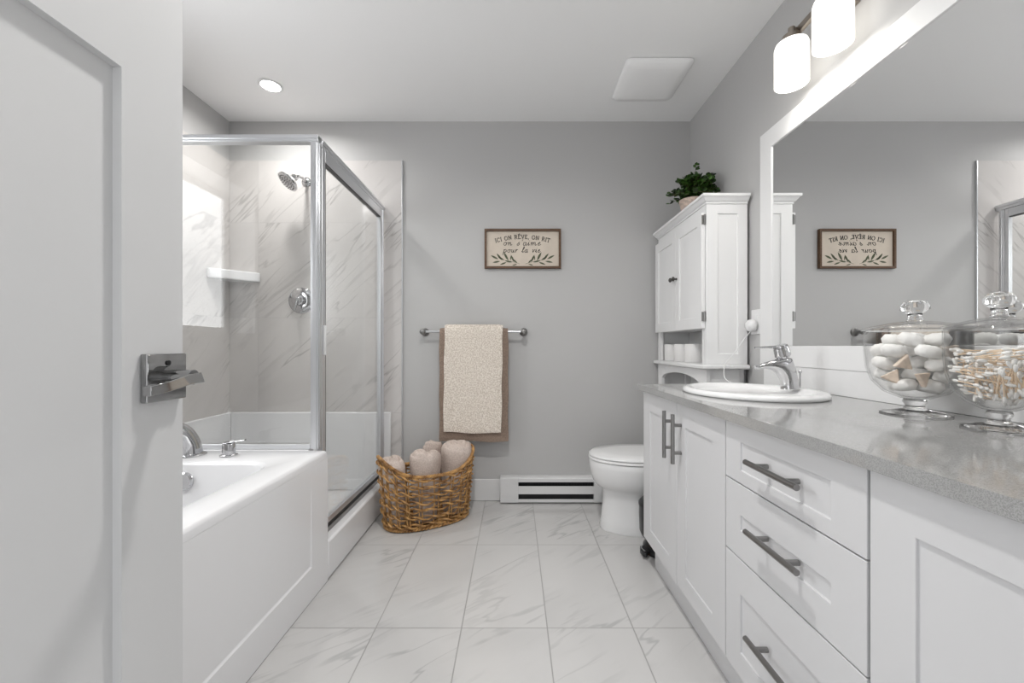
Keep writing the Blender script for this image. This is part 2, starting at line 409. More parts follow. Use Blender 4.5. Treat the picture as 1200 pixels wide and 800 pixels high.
# ================================================================== BATHTUB
tub = thing('bathtub', 'white built-in bathtub with a panelled apron along the left wall', 'bathtub', (-1.315, .9, 0))
tx0, tx1, ty0, ty1, tz = XL+.003, -.7888, -.19, 1.749, .553
b = B(); cx, cy, hx, hy2 = (tx0+tx1)/2, (ty0+ty1)/2, (tx1-tx0)/2, (ty1-ty0)/2
ix0, ix1, iy0, iy1 = -1.72, -.91, .02, 1.567
icx, icy, ihx, ihy = (ix0+ix1)/2, (iy0+iy1)/2, (ix1-ix0)/2, (iy1-iy0)/2
def R_(cx, cy, hx, hy, r, z): return rrect(cx, cy, hx, hy, r, z, 8)
loft(b, [R_(cx-.004, cy-.002, hx-.008, hy2-.002, .012, .0), R_(cx-.004, cy-.002, hx-.008, hy2-.002, .012, .52), R_(cx, cy, hx, hy2, .014, .522), R_(cx, cy, hx, hy2, .014, tz-.012),
         R_(cx, cy, hx-.0035, hy2-.0035, .014, tz-.0035), R_(cx, cy, hx-.012, hy2-.012, .014, tz), R_(icx, icy, ihx+.01, ihy+.01, .10, tz), R_(icx, icy, ihx+.003, ihy+.003, .10, tz-.003),
         R_(icx, icy, ihx-.004, ihy-.004, .10, tz-.013), R_(icx, icy, ihx-.045, ihy-.05, .11, .30), R_(icx, icy, ihx-.075, ihy-.1, .12, .16), R_(icx, icy, ihx-.14, ihy-.2, .12, .115)])
obj('tub_body', b, M['acrylic'], tub, angle=50)
b = B(); shaker(b, (-.789, ty0+.002, .001), (0, 1, 0), (0, 0, 1), (1, 0, 0), ty1-.004-ty0, .5205, (.14, .137, .128, .03), .005, .010, .006, True)
obj('apron', b, M['acrylic'], tub, smooth=False, bevel=.002)
b = B(); lathe(b, [(.034, .0), (.034, -.006), (.028, -.012), (.012, -.014)], (-1.235, 1.547, .487), 'y', 32)
obj('overflow_cover', b, M['chrome'], tub)
tf = thing('tub_faucet', 'chrome deck mounted tub filler with arched spout and lever', 'faucet', (-1.25, 1.66, tz+.001))
b = B()
sp = [(-1.30, 1.665, tz+.002), (-1.303, 1.66, tz+.05), (-1.312, 1.63, tz+.10), (-1.335, 1.585, tz+.123), (-1.36, 1.535, tz+.112)]
sp = smoothpath(sp, 6); tube(b, sp, [.045-.021*(i/(len(sp)-1)) for i in range(len(sp))], 20, flat=.7)
lathe(b, [(.05, 0), (.05, .004), (.043, .008)], (-1.30, 1.665, tz+.001), n=32)
obj('spout', b, M['chrome'], tf)
b = B(); lathe(b, [(.032, 0), (.032, .004), (.024, .008), (.0225, .045), (.021, .05)], (-1.145, 1.655, tz+.001), n=32); hb = obj('control_handle', b, M['chrome'], tf)
b = B(); tube(b, smoothpath([(-1.160, 1.655, tz+.05), (-1.13, 1.652, tz+.057), (-1.095, 1.648, tz+.062), (-1.072, 1.645, tz+.066)], 4), [.0135]*6+[.008]*4+[.0055]*3, 12, flat=.45); obj('lever', b, M['chrome'], hb)

# ================================================================== SHOWER
YS, XS, CZ = 1.752, -.835, .165
sb = thing('shower_tray', 'white acrylic shower base with curb behind the bathtub', 'shower tray', (-1.3, 2.2, 0))
b = B()
box(b, XL+.012, -.875, 1.80, YB-.012, .0005, .075)                       # pan floor
box(b, -.875, -.790, 1.752, YB-.0005, .0005, CZ)                          # curb
obj('curb_and_floor', b, M['acrylic'], sb, bevel=.010)
b = B(); box(b, XL+.012, -.876, 1.752, 1.800, .0005, tz-.001); obj('knee_wall', b, M['acrylic'], sb, bevel=.004)
b = B(); box(b, XL+.032, -.876, YB-.032, YB-.0115, .0755, .572); box(b, -.876, -.790, YB-.032, YB-.0115, CZ+.0005, .572); box(b, XL+.0115, XL+.031, 1.801, YB-.0115, .076, .572)
obj('wall_upstand', b, M['acrylic'], sb, bevel=.006)
b = B(); lathe(b, [(.045, 0), (.045, .003), (.03, .004)], (-1.35, 2.25, .0755), n=32); obj('floor_drain', b, M['chrome'], sb)
se = thing('shower_enclosure', 'clear glass corner shower enclosure with brushed metal frame', 'shower enclosure', (XS, YS, CZ))
HT = 1.892; t0, t1 = XS-.024, XS+.0
yq0, yq1 = YS+.006, YS+.036
b = B()   # header rails with a stepped profile
box(b, XL+.0125, XS, yq0-.003, yq1+.003, HT-.030, HT); box(b, XL+.0125, XS, yq0-.006, yq1, HT-.019, HT-.009)
box(b, XS-.034, XS, yq1+.0035, YB-.0125, HT-.038, HT); box(b, XS-.030, XS+.004, yq1+.0035, YB-.0125, HT-.020, HT-.008)
obj('header_rail', b, M['satin'], se, bevel=.002)
b = B(); box(b, XS-.034, XS, yq0, yq1, tz+.001, HT-.0305); box(b, XS-.026, XS-.006, yq0-.004, yq0, tz+.001, HT-.0305); box(b, XS, XS+.003, yq0+.008, yq1-.006, tz+.001, HT-.0305)
obj('corner_post', b, M['satin'], se, bevel=.002)
b = B(); box(b, XL+.0125, XS-.0345, yq0, yq1, tz+.0005, tz+.021); obj('bottom_rail', b, M['satin'], se, bevel=.002)
b = B(); box(b, XL+.0125, XL+.030, yq0, yq1, tz+.0215, HT-.0305); obj('wall_jamb', b, M['satin'], se, bevel=.002)
b = B(); box(b, XL+.0305, XS-.0345, YS+.018, YS+.024, tz+.0215, HT-.0305); obj('fixed_glass_panel', b, M['glass'], se, smooth=False)
# curb track and wall jamb on the door side
b = B(); box(b, XS-.03, XS+.006, YS+.05, YB-.0325, CZ+.0005, CZ+.022); box(b, XS-.03, XS-.022, YS+.05, YB-.0325, CZ+.022, CZ+.034); obj('curb_track', b, M['nickel'], se, bevel=.0015)
b = B(); box(b, XS-.03, XS+.002, YB-.062, YB-.0335, CZ+.0345, HT-.0385); box(b, XS-.022, XS+.006, YB-.052, YB-.044, CZ+.0345, HT-.0385); obj('hinge_jamb', b, M['satin'], se, bevel=.0015)
# door leaf: frame, glass, handle
dy0, dy1, dz0, dz1 = yq1+.004, YB-.0635, CZ+.036, HT-.040
df = B(); xa, xb = XS-.024, XS+.001
box(df, xa, xb, dy0, dy0+.03, dz0, dz1); box(df, xa, xb, dy1-.022, dy1, dz0, dz1); box(df, xa, xb, dy0+.03, dy1-.022, dz1-.05, dz1); box(df, xa, xb, dy0+.03, dy1-.022, dz0, dz0+.025)
sd = obj('shower_door', df, M['satin'], se, bevel=.002)
b = B(); box(b, XS-.014, XS-.008, dy0+.0305, dy1-.0225, dz0+.0255, dz1-.0505); obj('door_glass', b, M['glass'], sd, smooth=False)
b = B(); box(b, XS-.0228, XS-.0005, dy0+.032, dy0+.036, dz0+.03, dz1-.055); box(b, XS-.0228, XS-.0005, dy0+.036, dy1-.024, dz1-.055, dz1-.0512); obj('gasket', b, M['black'], sd)
b = B(); box(b, XS+.002, XS+.013, dy0+.006, dy0+.013, .953, 1.083); obj('door_pull', b, M['plastic'], sd, bevel=.002)
# shower head
sh = thing('overhead_shower', 'chrome round shower head on a bent arm', 'shower head', (-1.335, YB-.0115, 2.03))
b = B(); lathe(b, [(.03, 0), (.03, -.004), (.02, -.012), (.012, -.014)], (-1.335, YB-.0115, 2.045), 'y', 32); obj('flange', b, M['chrome'], sh)
b = B(); tube(b, smoothpath([(-1.335, YB-.02, 2.045), (-1.335, YB-.07, 2.052), (-1.336, YB-.11, 2.04), (-1.34, YB-.135, 2.015)], 6), .0105, 14); obj('arm', b, M['chrome'], sh)
b = B(); lathe(b, [(.012, .06), (.017, .052), (.016, .04), (.024, .03), (.055, .008), (.063, 0), (.063, -.010), (.056, -.013)], (0, 0, 0), n=36)
b.transform(Matrix.Translation((-1.362, YB-.175, 1.985)) @ Euler((math.radians(32), math.radians(-28), 0)).to_matrix().to_4x4().inverted()); 
hd = obj('spray_head', b, M['chrome'], sh)
b = B()
for rr, k in ((.0, 1), (.016, 7), (.032, 13), (.047, 20)):
    for i in range(k): lathe(b, [(.0028, -.0135), (.002, -.0165)], (rr*math.cos(2*PI*i/k), rr*math.sin(2*PI*i/k), 0), n=6)
b.transform(Matrix.Translation((-1.362, YB-.175, 1.985)) @ Euler((math.radians(32), math.radians(-28), 0)).to_matrix().to_4x4().inverted())
o = obj('spray_nozzles', b, M['dark_metal'], hd)
# valve
sv = thing('shower_valve', 'round chrome shower valve plate with lever', 'valve', (-1.366, YB-.0115, 1.285))
b = B(); lathe(b, [(.083, 0), (.083, -.004), (.075, -.012), (.05, -.017), (.036, -.018), (.032, -.045), (.024, -.05)], (-1.366, YB-.0115, 1.285), 'y', 44); obj('escutcheon', b, M['chrome'], sv)
b = B(); tube(b, [(-1.366, YB-.058, 1.295), (-1.372, YB-.068, 1.26), (-1.38, YB-.074, 1.215)], [.014, .011, .007], 14, flat=.7); obj('lever', b, M['chrome'], sv)
# corner shelf
b = B(); pts = [(XL+.011, YB-.012, 1.402), (XL+.211, YB-.012, 1.402), (XL+.211, YB-.03, 1.402), (XL+.03, YB-.212, 1.402), (XL+.011, YB-.212, 1.402)]
prism(b, pts, (0, 0, .058)); tag(obj('corner_shelf', b, M['acrylic'], bevel=.006, loc=(XL+.011, YB-.012, 1.425)), 'small white corner shelf with straight front in the shower', 'shelf')

# ================================================================== CEILING FIXTURES
def can_light(x, y, label, power):
    r = thing('recessed_light', label, 'ceiling light', (x, y, ZC-.0005))
    b = B(); lathe_closed(b, [(.062, 0), (.062, -.004), (.058, -.007), (.050, -.006), (.046, -.001), (.046, 0)], (x, y, ZC-.0005)); obj('trim_ring', b, M['trim'], r)
    b = B(); lathe(b, [(.0455, -.0005), (.0455, -.003)], (x, y, ZC-.0005), n=40); obj('lens', b, M['lens'], r)
    ld = bpy.data.lights.new('can_lamp', 'AREA'); ld.shape = 'DISK'; ld.size = .11; ld.energy = power; ld.color = (1, .985, .965); ld.spread = math.radians(160)
    lo = bpy.data.objects.new('can_lamp', ld); COL.objects.link(lo); lo.location = (0, 0, -.009); lo.parent = r
    return r
can_light(-.1, 1.0, 'added fill light out of view, shaped as a recessed ceiling light between bathtub and vanity', AISLE_FILL_POWER)  # unseen extra fixture, added to brighten tub, floor and worktop evenly
can_light(-1.355, 2.293, 'small round recessed light in the ceiling in front of the shower', CAN_POWER)
fan = thing('exhaust_fan', 'square white exhaust fan cover with rounded edges on the ceiling', 'exhaust fan', (.735, 2.237, ZC-.0005))
b = B()
loft(b, [rrect(.735, 2.237, h_, h_, r_, ZC-.0005-d_, 6) for h_, r_, d_ in ((.165, .02, 0), (.172, .03, .006), (.172, .03, .012), (.160, .03, .026), (.120, .03, .033), (.02, .01, .035))]); obj('cover_plate', b, M['ceiling'], fan, angle=60)
b = B(); box(b, .585, .605, 2.398, 2.4005, ZC-.018, ZC-.014); obj('louver_slot', b, M['void'], fan)

# ================================================================== VANITY
XF, XK, VY0, VY1 = .58, .632, -.15, 1.86
ZT, ZB, XC = .82, .795, .56
van = thing('vanity_cabinet', 'long white vanity cabinet with doors and three drawers', 'vanity', (.85, .85, 0))
b = B()
FX = XF+.020
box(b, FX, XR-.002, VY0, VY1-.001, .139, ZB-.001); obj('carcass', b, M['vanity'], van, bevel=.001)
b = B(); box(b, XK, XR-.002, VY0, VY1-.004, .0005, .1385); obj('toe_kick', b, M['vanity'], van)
HND = M['nickel']
def handle(parent, p, vertical, L=.172):
    """bar pull on two posts"""
    b = B(); x, y, z = p; xo = x-.030; s = L/2-.038
    if vertical:
        cyl(b, (xo, y, z-L/2), (xo, y, z+L/2), .0067, 16)
        for k in (-s, s): cyl(b, (x-.0003, y, z+k), (xo, y, z+k), .0062, 12)
    else:
        cyl(b, (xo, y-L/2, z), (xo, y+L/2, z), .0067, 16)
        for k in (-s, s): cyl(b, (x-.0003, y+k, z), (xo, y+k, z), .0062, 12)
    tag(obj('handle', b, HND, parent, angle=50), 'dark brushed metal bar pull')
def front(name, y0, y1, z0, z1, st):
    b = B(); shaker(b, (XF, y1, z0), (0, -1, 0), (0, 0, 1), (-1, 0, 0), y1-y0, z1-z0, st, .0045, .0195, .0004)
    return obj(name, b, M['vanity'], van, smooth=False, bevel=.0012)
PZ0, PZ1, DZ0, DZ1 = .204, .713, .140, ZB-.005
stz = (PZ0-DZ0, DZ1-PZ1)
d = front('door', 1.4805, 1.855, DZ0, DZ1, (.085, .075, *stz)); handle(d, (XF, 1.519, .668), True)
d = front('door', 1.138, 1.4775, DZ0, DZ1, (.075, .075, *stz)); handle(d, (XF, 1.437, .668), True)
for z0, z1, p0, p1, hz_ in ((.639, DZ1, .672, .744, .715), (.4455, .6355, .518, .5565, .549), (DZ0, .442, .204, .353, .295)):
    d = front('drawer', .680, 1.1345, z0, z1, (.073, .078, p0-z0, z1-p1)); handle(d, (XF, .895, hz_), False, .18)
d = front('door', .263, .674, DZ0, DZ1, (.077, .075, *stz)); handle(d, (XF, .305, .668), True)
d = front('door', -.148, .260, DZ0, DZ1, (.077, .075, *stz)); handle(d, (XF, .218, .668), True)
# countertop with an oval cut-out
SX, SY, SA, SBB = .855, 1.5, .205, .245
def counter_ring(z, hole):
    n = 96; x0, x1, y0, y1 = XC, XR-.0005, VY0, 1.882; out = []
    angs = sorted([2*PI*k/n for k in range(n)]+[math.atan2(y-SY, x-SX) % (2*PI) for x in (x0, x1) for y in (y0, y1)])
    for a in angs:
        c, s = math.cos(a), math.sin(a)
        if hole: r = 1/math.sqrt((c/(SA-.012))**2+(s/(SBB-.012))**2)
        else:
            tx = ((x1 if c > 0 else x0)-SX)/c if abs(c) > 1e-9 else 9; ty = ((y1 if s > 0 else y0)-SY)/s if abs(s) > 1e-9 else 9; r = min(tx, ty)
        out.append((SX+r*c, SY+r*s, z))
    return out
b = B(); rings = [counter_ring(ZB, True), counter_ring(ZB, False), counter_ring(ZT, False), counter_ring(ZT, True)]
loft(b, rings+[rings[0]], False, False); bmesh.ops.remove_doubles(b, verts=b.verts, dist=1e-6)
tag(obj('countertop', b, M['quartz'], smooth=False, loc=(SX, .9, ZB)), 'speckled grey quartz countertop on the white vanity', 'countertop')
# backsplash strip is the white lower frame of the mirror; sink
sink = thing('sink', 'oval white drop-in sink set into the grey countertop', 'sink', (SX, SY, ZT))
def ell(a, b_, z, n=56, dx=0): return [(SX+dx+a*math.cos(2*PI*k/n), SY+b_*math.sin(2*PI*k/n), z) for k in range(n)]
b = B(); A, Bq = .222, .262
loft(b, [ell(A-.004, Bq-.004, ZT+.0005), ell(A, Bq, ZT+.004), ell(A-.002, Bq-.002, ZT+.012), ell(A-.010, Bq-.010, ZT+.018), ell(A-.024, Bq-.022, ZT+.019),
         ell(A-.045, Bq-.040, ZT+.014, dx=-.012), ell(A-.062, Bq-.055, ZT-.004, dx=-.022), ell(A-.078, Bq-.078, ZT-.06, dx=-.022), ell(A-.11, Bq-.12, ZT-.115, dx=-.02), ell(.03, .03, ZT-.13, dx=-.01)], True, True)
# underside of bowl closes the shell
obj('basin', b, M['porcelain'], sink, angle=70)
b = B(); lathe(b, [(.022, 0), (.022, .003), (.012, .004)], (SX-.01, SY, ZT-.129), n=24); obj('drain', b, M['chrome'], sink)
# sink faucet, spout pointing into the bowl (-X)
FXp, FYp, FZ = .992, 1.49, ZT+.0185
sf = thing('sink_faucet', 'chrome single lever faucet on the oval sink', 'faucet', (FXp, FYp, FZ))
def fp(px_, py_): return Vector(((px_-603)/484*FYp, FYp, .99+(406-py_)/484*FYp))
def fring(T, Bt, w, n=24):
    T, Bt = fp(*T), fp(*Bt); c = (T+Bt)/2; h = (T-Bt)/2
    return [c+h*math.cos(2*PI*k/n)+Vector((0, w*math.sin(2*PI*k/n), 0)) for k in range(n)]
b = B()
loft(b, [fring(T, Bt, w) for T, Bt, w in (((884, 428.6), (885.5, 432), .010), ((886, 428), (888, 432.6), .0135), ((895, 425), (897.5, 431.6), .0165), ((908, 420.8), (906.5, 434.6), .019), ((919, 417.6), (911.5, 439.5), .021), ((927, 419.5), (914.5, 445), .0225), ((931, 430), (915.8, 449.5), .0235), ((933.5, 441), (916, 452.5), .024), ((936, 454.5), (915.5, 455.6), .026))])
obj('faucet_body', b, M['chrome'], sf, angle=60)
b = B(); cx_ = fp(916, 411); up = (fp(913, 401)-fp(917.5, 416)).normalized(); ax_ = up.cross(Vector((0, 1, 0))).normalized()
loft(b, [[cx_+up*h_+ax_*(r_*math.cos(2*PI*k/28))+Vector((0, r_*.92*math.sin(2*PI*k/28), 0)) for k in range(28)] for h_, r_ in ((-.026, .020), (-.020, .024), (-.019, .0235), (-.0185, .0265), (.010, .0255), (.011, .0235), (.013, .0235), (.014, .025), (.020, .0235), (.023, .016))])
hc = obj('handle_cap', b, M['chrome'], sf, angle=50)
b = B(); tube(b, [fp(910, 406.5), fp(900, 406.8), fp(884.5, 407.3)], [.0075, .006, .0045], 12, flat=.75); obj('lever', b, M['chrome'], hc)
b = B(); cyl(b, (FXp+.038, FYp, FZ+.0), (FXp+.038, FYp, FZ+.055), .0025, 10); lathe(b, [(.003, .055), (.0055, .058), (.0055, .064), (.002, .067)], (FXp+.038, FYp, FZ), n=14); obj('pop_up_rod', b, M['chrome'], sf)

# ================================================================== MIRROR
mi = thing('wall_mirror', 'large white framed mirror above the vanity', 'mirror', (XR, .9, .91))
MX = XR-.011; my0, my1, mz0, mz1, fw = -.12, 1.883, .910, 1.945, .081
b = B(); o_ = [(MX, my0, mz0), (MX, my1, mz0), (MX, my1, mz1), (MX, my0, mz1)]
def ringm(x, i): return [(x, my0+i, mz0+i), (x, my1-i, mz0+i), (x, my1-i, mz1-i), (x, my0+i, mz1-i)]
r0, r1, r2, r3 = ringm(XR-.001, 0), ringm(MX, 0), ringm(MX, fw), ringm(XR-.004, fw+.002)
loft(b, [r0, r1, r2, r3, r0], False, False); bmesh.ops.remove_doubles(b, verts=b.verts, dist=1e-6); obj('mirror_frame', b, M['trim'], mi, smooth=False, bevel=.001)
b = B(); box(b, XR-.006, XR-.0042, my0+fw+.0025, my1-fw-.0025, mz0+fw+.0025, mz1-fw-.0025); obj('mirror_glass', b, M['mirror'], mi, smooth=False)
b = B(); box(b, XR-.008, XR-.0005, VY0, 1.86, ZT+.0005, .9095); structure('trim_2', b, M['trim'], 'low white backsplash strip under the mirror', bevel=.001)

# ================================================================== VANITY LIGHT
vl = thing('vanity_light', 'wall light with glowing white cylinder shades above the mirror', 'wall light', (XR, 1.445, 2.16))
b = B(); box(b, XR-.022, XR-.0005, 1.345, 1.545, 2.115, 2.205); obj('wall_plate', b, M['bronze'], vl, bevel=.004)
b = B(); box(b, XR-.078, XR-.060, 1.235, 1.655, 2.158, 2.182); cyl(b, (XR-.07, 1.655, 2.17), (XR-.07, 1.672, 2.17), .008, 14)
for y in (1.40, 1.49): cyl(b, (XR-.022, y, 2.165), (XR-.06, y, 2.168), .008, 12)
obj('bar', b, M['bronze'], vl, bevel=.002)
SHX, SHZ0, SHZ1, SHR = 1.036, 1.970, 2.126, .056
for y in (1.345, 1.545):
    b = B(); lathe(b, [(.012, .055), (.012, .03), (.03, .026), (.03, .002)], (SHX, y, SHZ1), n=28); tube(b, [(SHX, y, SHZ1+.05), (SHX+.02, y, SHZ1+.052), (XR-.07, y, SHZ1+.052)], .007, 10); s_ = obj('socket', b, M['bronze'], vl)
    b = B(); lathe_closed(b, [(.010, .156), (SHR-.016, .156), (SHR-.004, .151), (SHR, .138), (SHR, 0), (SHR-.004, 0), (SHR-.004, .136), (SHR-.018, .151), (.010, .152)], (SHX, y, SHZ0)); obj('lamp_shade', b, M['shade'], vl, angle=50)
    b = B(); lathe(b, [(.012, .0), (.014, -.03), (.028, -.06), (.03, -.078), (.022, -.098), (.006, -.106)], (SHX, y, SHZ1-.004), n=24); bu = obj('bulb', b, M['lens'], s_)
    ld = bpy.data.lights.new('bulb_lamp', 'POINT'); ld.energy = BULB_POWER; ld.color = (1, .965, .91); ld.shadow_soft_size = .028
    lo = bpy.data.objects.new('bulb_lamp', ld); COL.objects.link(lo); lo.location = Vector((SHX, y, SHZ0+.012))-vl.location; lo.parent = vl

# ================================================================== OVER-TOILET STORAGE CABINET
CX0, CX1, CY0, CY1 = .918, XR-.016, 1.976, 2.638
cab = thing('storage_cabinet', 'tall white over-toilet cabinet with crown moulding in the corner', 'cabinet', (1.02, 2.307, 0))
CTZ = 1.715
b = B()   # side panels with recessed fields
def side(y, s):
    shaker(b, (CX0, y, .905) if s < 0 else (CX1, y, .905), (1, 0, 0) if s < 0 else (-1, 0, 0), (0, 0, 1), (0, s, 0), CX1-CX0, 1.672-.905, (.055, .045, .05, .045), .006, .018, .0015)
side(CY0, -1); obj('side_panel', b, M['cabinet'], cab, smooth=False, bevel=.001)
b = B(); side(CY1, 1); obj('side_panel', b, M['cabinet'], cab, smooth=False, bevel=.001)
b = B(); box(b, CX1-.006, CX1, CY0+.0185, CY1-.0185, .45, 1.672); box(b, CX0+.004, CX1-.0065, CY0+.0185, CY1-.0185, 1.078, 1.094); box(b, CX0+.004, CX1-.0065, CY0+.0185, CY1-.0185, 1.655, 1.672); obj('back_and_shelves', b, M['cabinet'], cab)
b = B()   # face frame around the doors and the open shelf
box(b, CX0-.001, CX0+.017, CY0+.0185, CY0+.045, .905, 1.672); box(b, CX0-.001, CX0+.017, CY1-.045, CY1-.0185, .905, 1.672); box(b, CX0, CX0+.016, CY0+.045, CY1-.045, 1.636, 1.672); obj('face_frame', b, M['cabinet'], cab, bevel=.001)
b = B()   # crown: stepped flare
def cring(e, z): return [(CX0-e, CY0-e, z), (CX1, CY0-e, z), (CX1, min(CY1+e, YB-.004), z), (CX0-e, min(CY1+e, YB-.004), z)]
loft(b, [cring(.0, 1.6725), cring(.004, 1.6725), cring(.004, 1.681), cring(.010, 1.684), cring(.022, 1.700), cring(.028, 1.703), cring(.028, CTZ)]); obj('crown_moulding', b, M['cabinet'], cab, smooth=False)
b = B(); box(b, CX0-.026, CX1, CY0-.026, YB-.004, .882, .904); obj('shelf_board', b, M['cabinet'], cab, bevel=.006)
# apron with arch, legs and lower side rails
b = B(); yA, yB, zt_, zb_ = CY0+.062, CY1-.062, .8815, .74
pts = [(CX0, CY0, zt_), (CX0, CY0, zb_), (CX0, yA, zb_)]
pts += [(CX0, (yA+yB)/2-(yB-yA)/2*math.cos(a), .79+.055*math.sin(a)) for a in [PI*k/20 for k in range(21)]]
pts += [(CX0, yB, zb_), (CX0, CY1, zb_), (CX0, CY1, zt_)]
prism(b, pts, (.018, 0, 0)); obj('arched_apron', b, M['cabinet'], cab, smooth=False)
b = B()
box(b, CX0+.0185, CX1-.036, CY0+.006, CY0+.018, .70, .8815); obj('lower_side_panel', b, M['cabinet'], cab); b = B(); box(b, CX0+.0185, CX1-.036, CY1-.018, CY1-.006, .70, .8815); obj('lower_side_panel', b, M['cabinet'], cab)
for (x0_, x1_) in ((CX0, CX0+.035), (CX1-.035, CX1)):
    for (y0_, y1_) in ((CY0, CY0+.035), (CY1-.035, CY1)):
        b = B(); box(b, x0_ if x0_ > 1 else x0_+.0185, x1_+(0 if x0_ > 1 else .0185), y0_ if y0_ > 2.2 else y0_+.0185, y1_ if y0_ > 2.2 else y1_+.0185, .0005, .8813); obj('leg', b, M['cabinet'], cab, bevel=.002)
ymid = (CY0+CY1)/2
for (y0_, y1_, ky, hyy) in ((CY0+.010, ymid-.0015, ymid-.022, CY0+.010), (ymid+.0015, CY1-.004, ymid+.022, CY1-.004)):
    b = B(); shaker(b, (CX0-.0205, y1_, 1.078), (0, -1, 0), (0, 0, 1), (-1, 0, 0), y1_-y0_, 1.634-1.078, (.05, .05, .055, .055), .006, .019, .001); d = obj('door', b, M['cabinet'], cab, smooth=False, bevel=.001)
    b = B(); lathe(b, [(.006, 0), (.005, -.010), (.0125, -.018), (.0125, -.023), (.006, -.028)], (CX0-.0206, ky, 1.364), 'x', 20); k_ = obj('knob', b, M['dark_metal'], d)
    for hz_ in (1.60, 1.135):
        b = B(); s_ = -1 if hyy < 2.2 else 1
        box(b, CX0-.019, CX0-.0025, hyy+s_*.0002, hyy+s_*.0025, hz_-.022, hz_+.022); cyl(b, (CX0-.006, hyy+s_*.005, hz_-.024), (CX0-.006, hyy+s_*.005, hz_+.024), .0045, 10); obj('hinge', b, M['nickel'], d)
# toilet rolls in the open shelf
roll_lab = ['toilet roll at the far end of the cabinet shelf', 'toilet roll in the middle of the three on the cabinet shelf', 'toilet roll nearest the viewer on the cabinet shelf']
RX = .985
rl = thing('toilet_roll', roll_lab[0], 'toilet paper', (RX, 2.555, .9045), group='spare toilet rolls in the cabinet')
b = B(); lathe_closed(b, [(.021, 0), (.053, 0), (.055, .002), (.055, .098), (.053, .1), (.021, .1)], (RX, 2.555, .9045)); obj('paper', b, M['paper'], rl, angle=50)
b = B(); lathe_closed(b, [(.0195, .001), (.0208, .001), (.0208, .099), (.0195, .099)], (RX, 2.555, .9045), 32); obj('cardboard_core', b, M['card'], rl, angle=50)
for y, l_ in ((2.40, roll_lab[1]), (2.25, roll_lab[2])):
    c = copy_tree(rl); c.location.y = y; c['label'] = l_
# plant
pl = thing('potted_plant', 'bushy green houseplant in a small clay pot on the white cabinet', 'plant', (.985, 2.30, CTZ+.0005))
px, py, pz = .985, 2.30, CTZ+.0005
b = B(); lathe_closed(b, [(0.0001, 0), (.046, 0), (.050, .004), (.060, .070), (.064, .073), (.065, .088), (.061, .090), (.057, .087), (.055, .073), (.047, .012), (0.0001, .010)], (px, py, pz)); obj('pot', b, M['pot'], pl, angle=50)
b = B(); lathe(b, [(.0545, .070), (.054, .076), (.02, .080)], (px, py, pz), n=24); obj('soil', b, M['soil'], pl)
b = B(); bl = B(); rng = random.Random(5)
def leaf(bm, c, d, up, L, w):
    d = d.normalized(); s = d.cross(up); s = s.normalized() if s.length > 1e-4 else Vector((1, 0, 0)); n_ = s.cross(d)
    P = [c]+[c+d*L*t_+s*w*k+n_*L*(.12*math.sin(PI*t_)-.10*abs(k)) for t_, k in ((.3, -.85), (.65, -1), (.9, -.55), (1, 0), (.9, .55), (.65, 1), (.3, .85))]
    m_ = c+d*L*.55+n_*L*.14; V = [bm.verts.new(p) for p in P]; C0 = bm.verts.new(m_)
    for i in range(len(V)): bm.faces.new((V[i], V[(i+1) % len(V)], C0))
for i in range(105):
    a = rng.uniform(0, 2*PI); el = rng.uniform(-.3, 1.0)*PI/2; k = rng.uniform(.7, 1.0)
    tip = Vector((px+.005+.138*k*math.cos(a)*math.cos(el), py+.135*k*math.sin(a)*math.cos(el), pz+.118+.098*k*math.sin(el)+.01))
    if i == 0: tip = Vector((px+.025, py, pz+.283))
    if i == 1: tip = Vector((px+.125, py-.01, pz+.232))
    tip.x = min(tip.x, XR-.03)
    base = Vector((px+rng.uniform(-.02, .02), py+rng.uniform(-.02, .02), pz+.076)); mid = base.lerp(tip, .5)+Vector((0, 0, .025))
    tip.z = max(tip.z, pz+.092)
    if tip.x < .88: tip.x += .02
    pp = smoothpath([base, mid, tip], 5); tube(b, pp, .0013, 5)
    for j in range(2, len(pp)):
        for _ in range(2):
            dv = Vector((rng.uniform(-1, 1), rng.uniform(-1, 1), rng.uniform(-.25, .9))); L = rng.uniform(.018, .028)
            e = pp[j]+dv.normalized()*L
            if e.x < XR-.006: leaf(bl, pp[j], dv, Vector((rng.uniform(-.5, .5), rng.uniform(-.5, .5), 1)), L, L*.42)
obj('stems', b, M['stem'], pl)
obj('foliage', bl, M['leaf'], pl, smooth=True, angle=80)
# outlet, plug-in and cord
ou = thing('wall_outlet', 'white wall outlet between the cabinet and the mirror', 'outlet', (XR, 1.927, 1.105))
b = B(); box(b, XR-.006, XR-.0005, 1.892, 1.962, 1.0475, 1.1625); obj('cover_plate', b, M['plastic'], ou, bevel=.002)
b = B(); box(b, XR-.0085, XR-.0062, 1.910, 1.944, 1.072, 1.138); obj('receptacle', b, M['plastic'], ou, bevel=.001)
pg = thing('plug_in_adapter', 'round white plug in the wall outlet with a thin white cord', 'plug', (XR-.009, 1.927, 1.088))
b = B(); lathe(b, [(.018, -.0002), (.028, -.005), (.0295, -.016), (.027, -.028), (.018, -.036), (.004, -.039)], (XR-.0088, 1.927, 1.088), 'x', 32); obj('plug_body', b, M['plastic'], pg, angle=60)
b = B(); tube(b, smoothpath([(XR-.03, 1.927, 1.06), (XR-.06, 1.93, 1.02), (XR-.10, 1.935, .96), (XR-.135, 1.935, .92), (XR-.15, 1.93, .89), (XR-.152, 1.925, .85), (XR-.15, 1.90, .832), (XR-.135, 1.873, .823)], 6), .0022, 8); obj('cord', b, M['plastic'], pg)

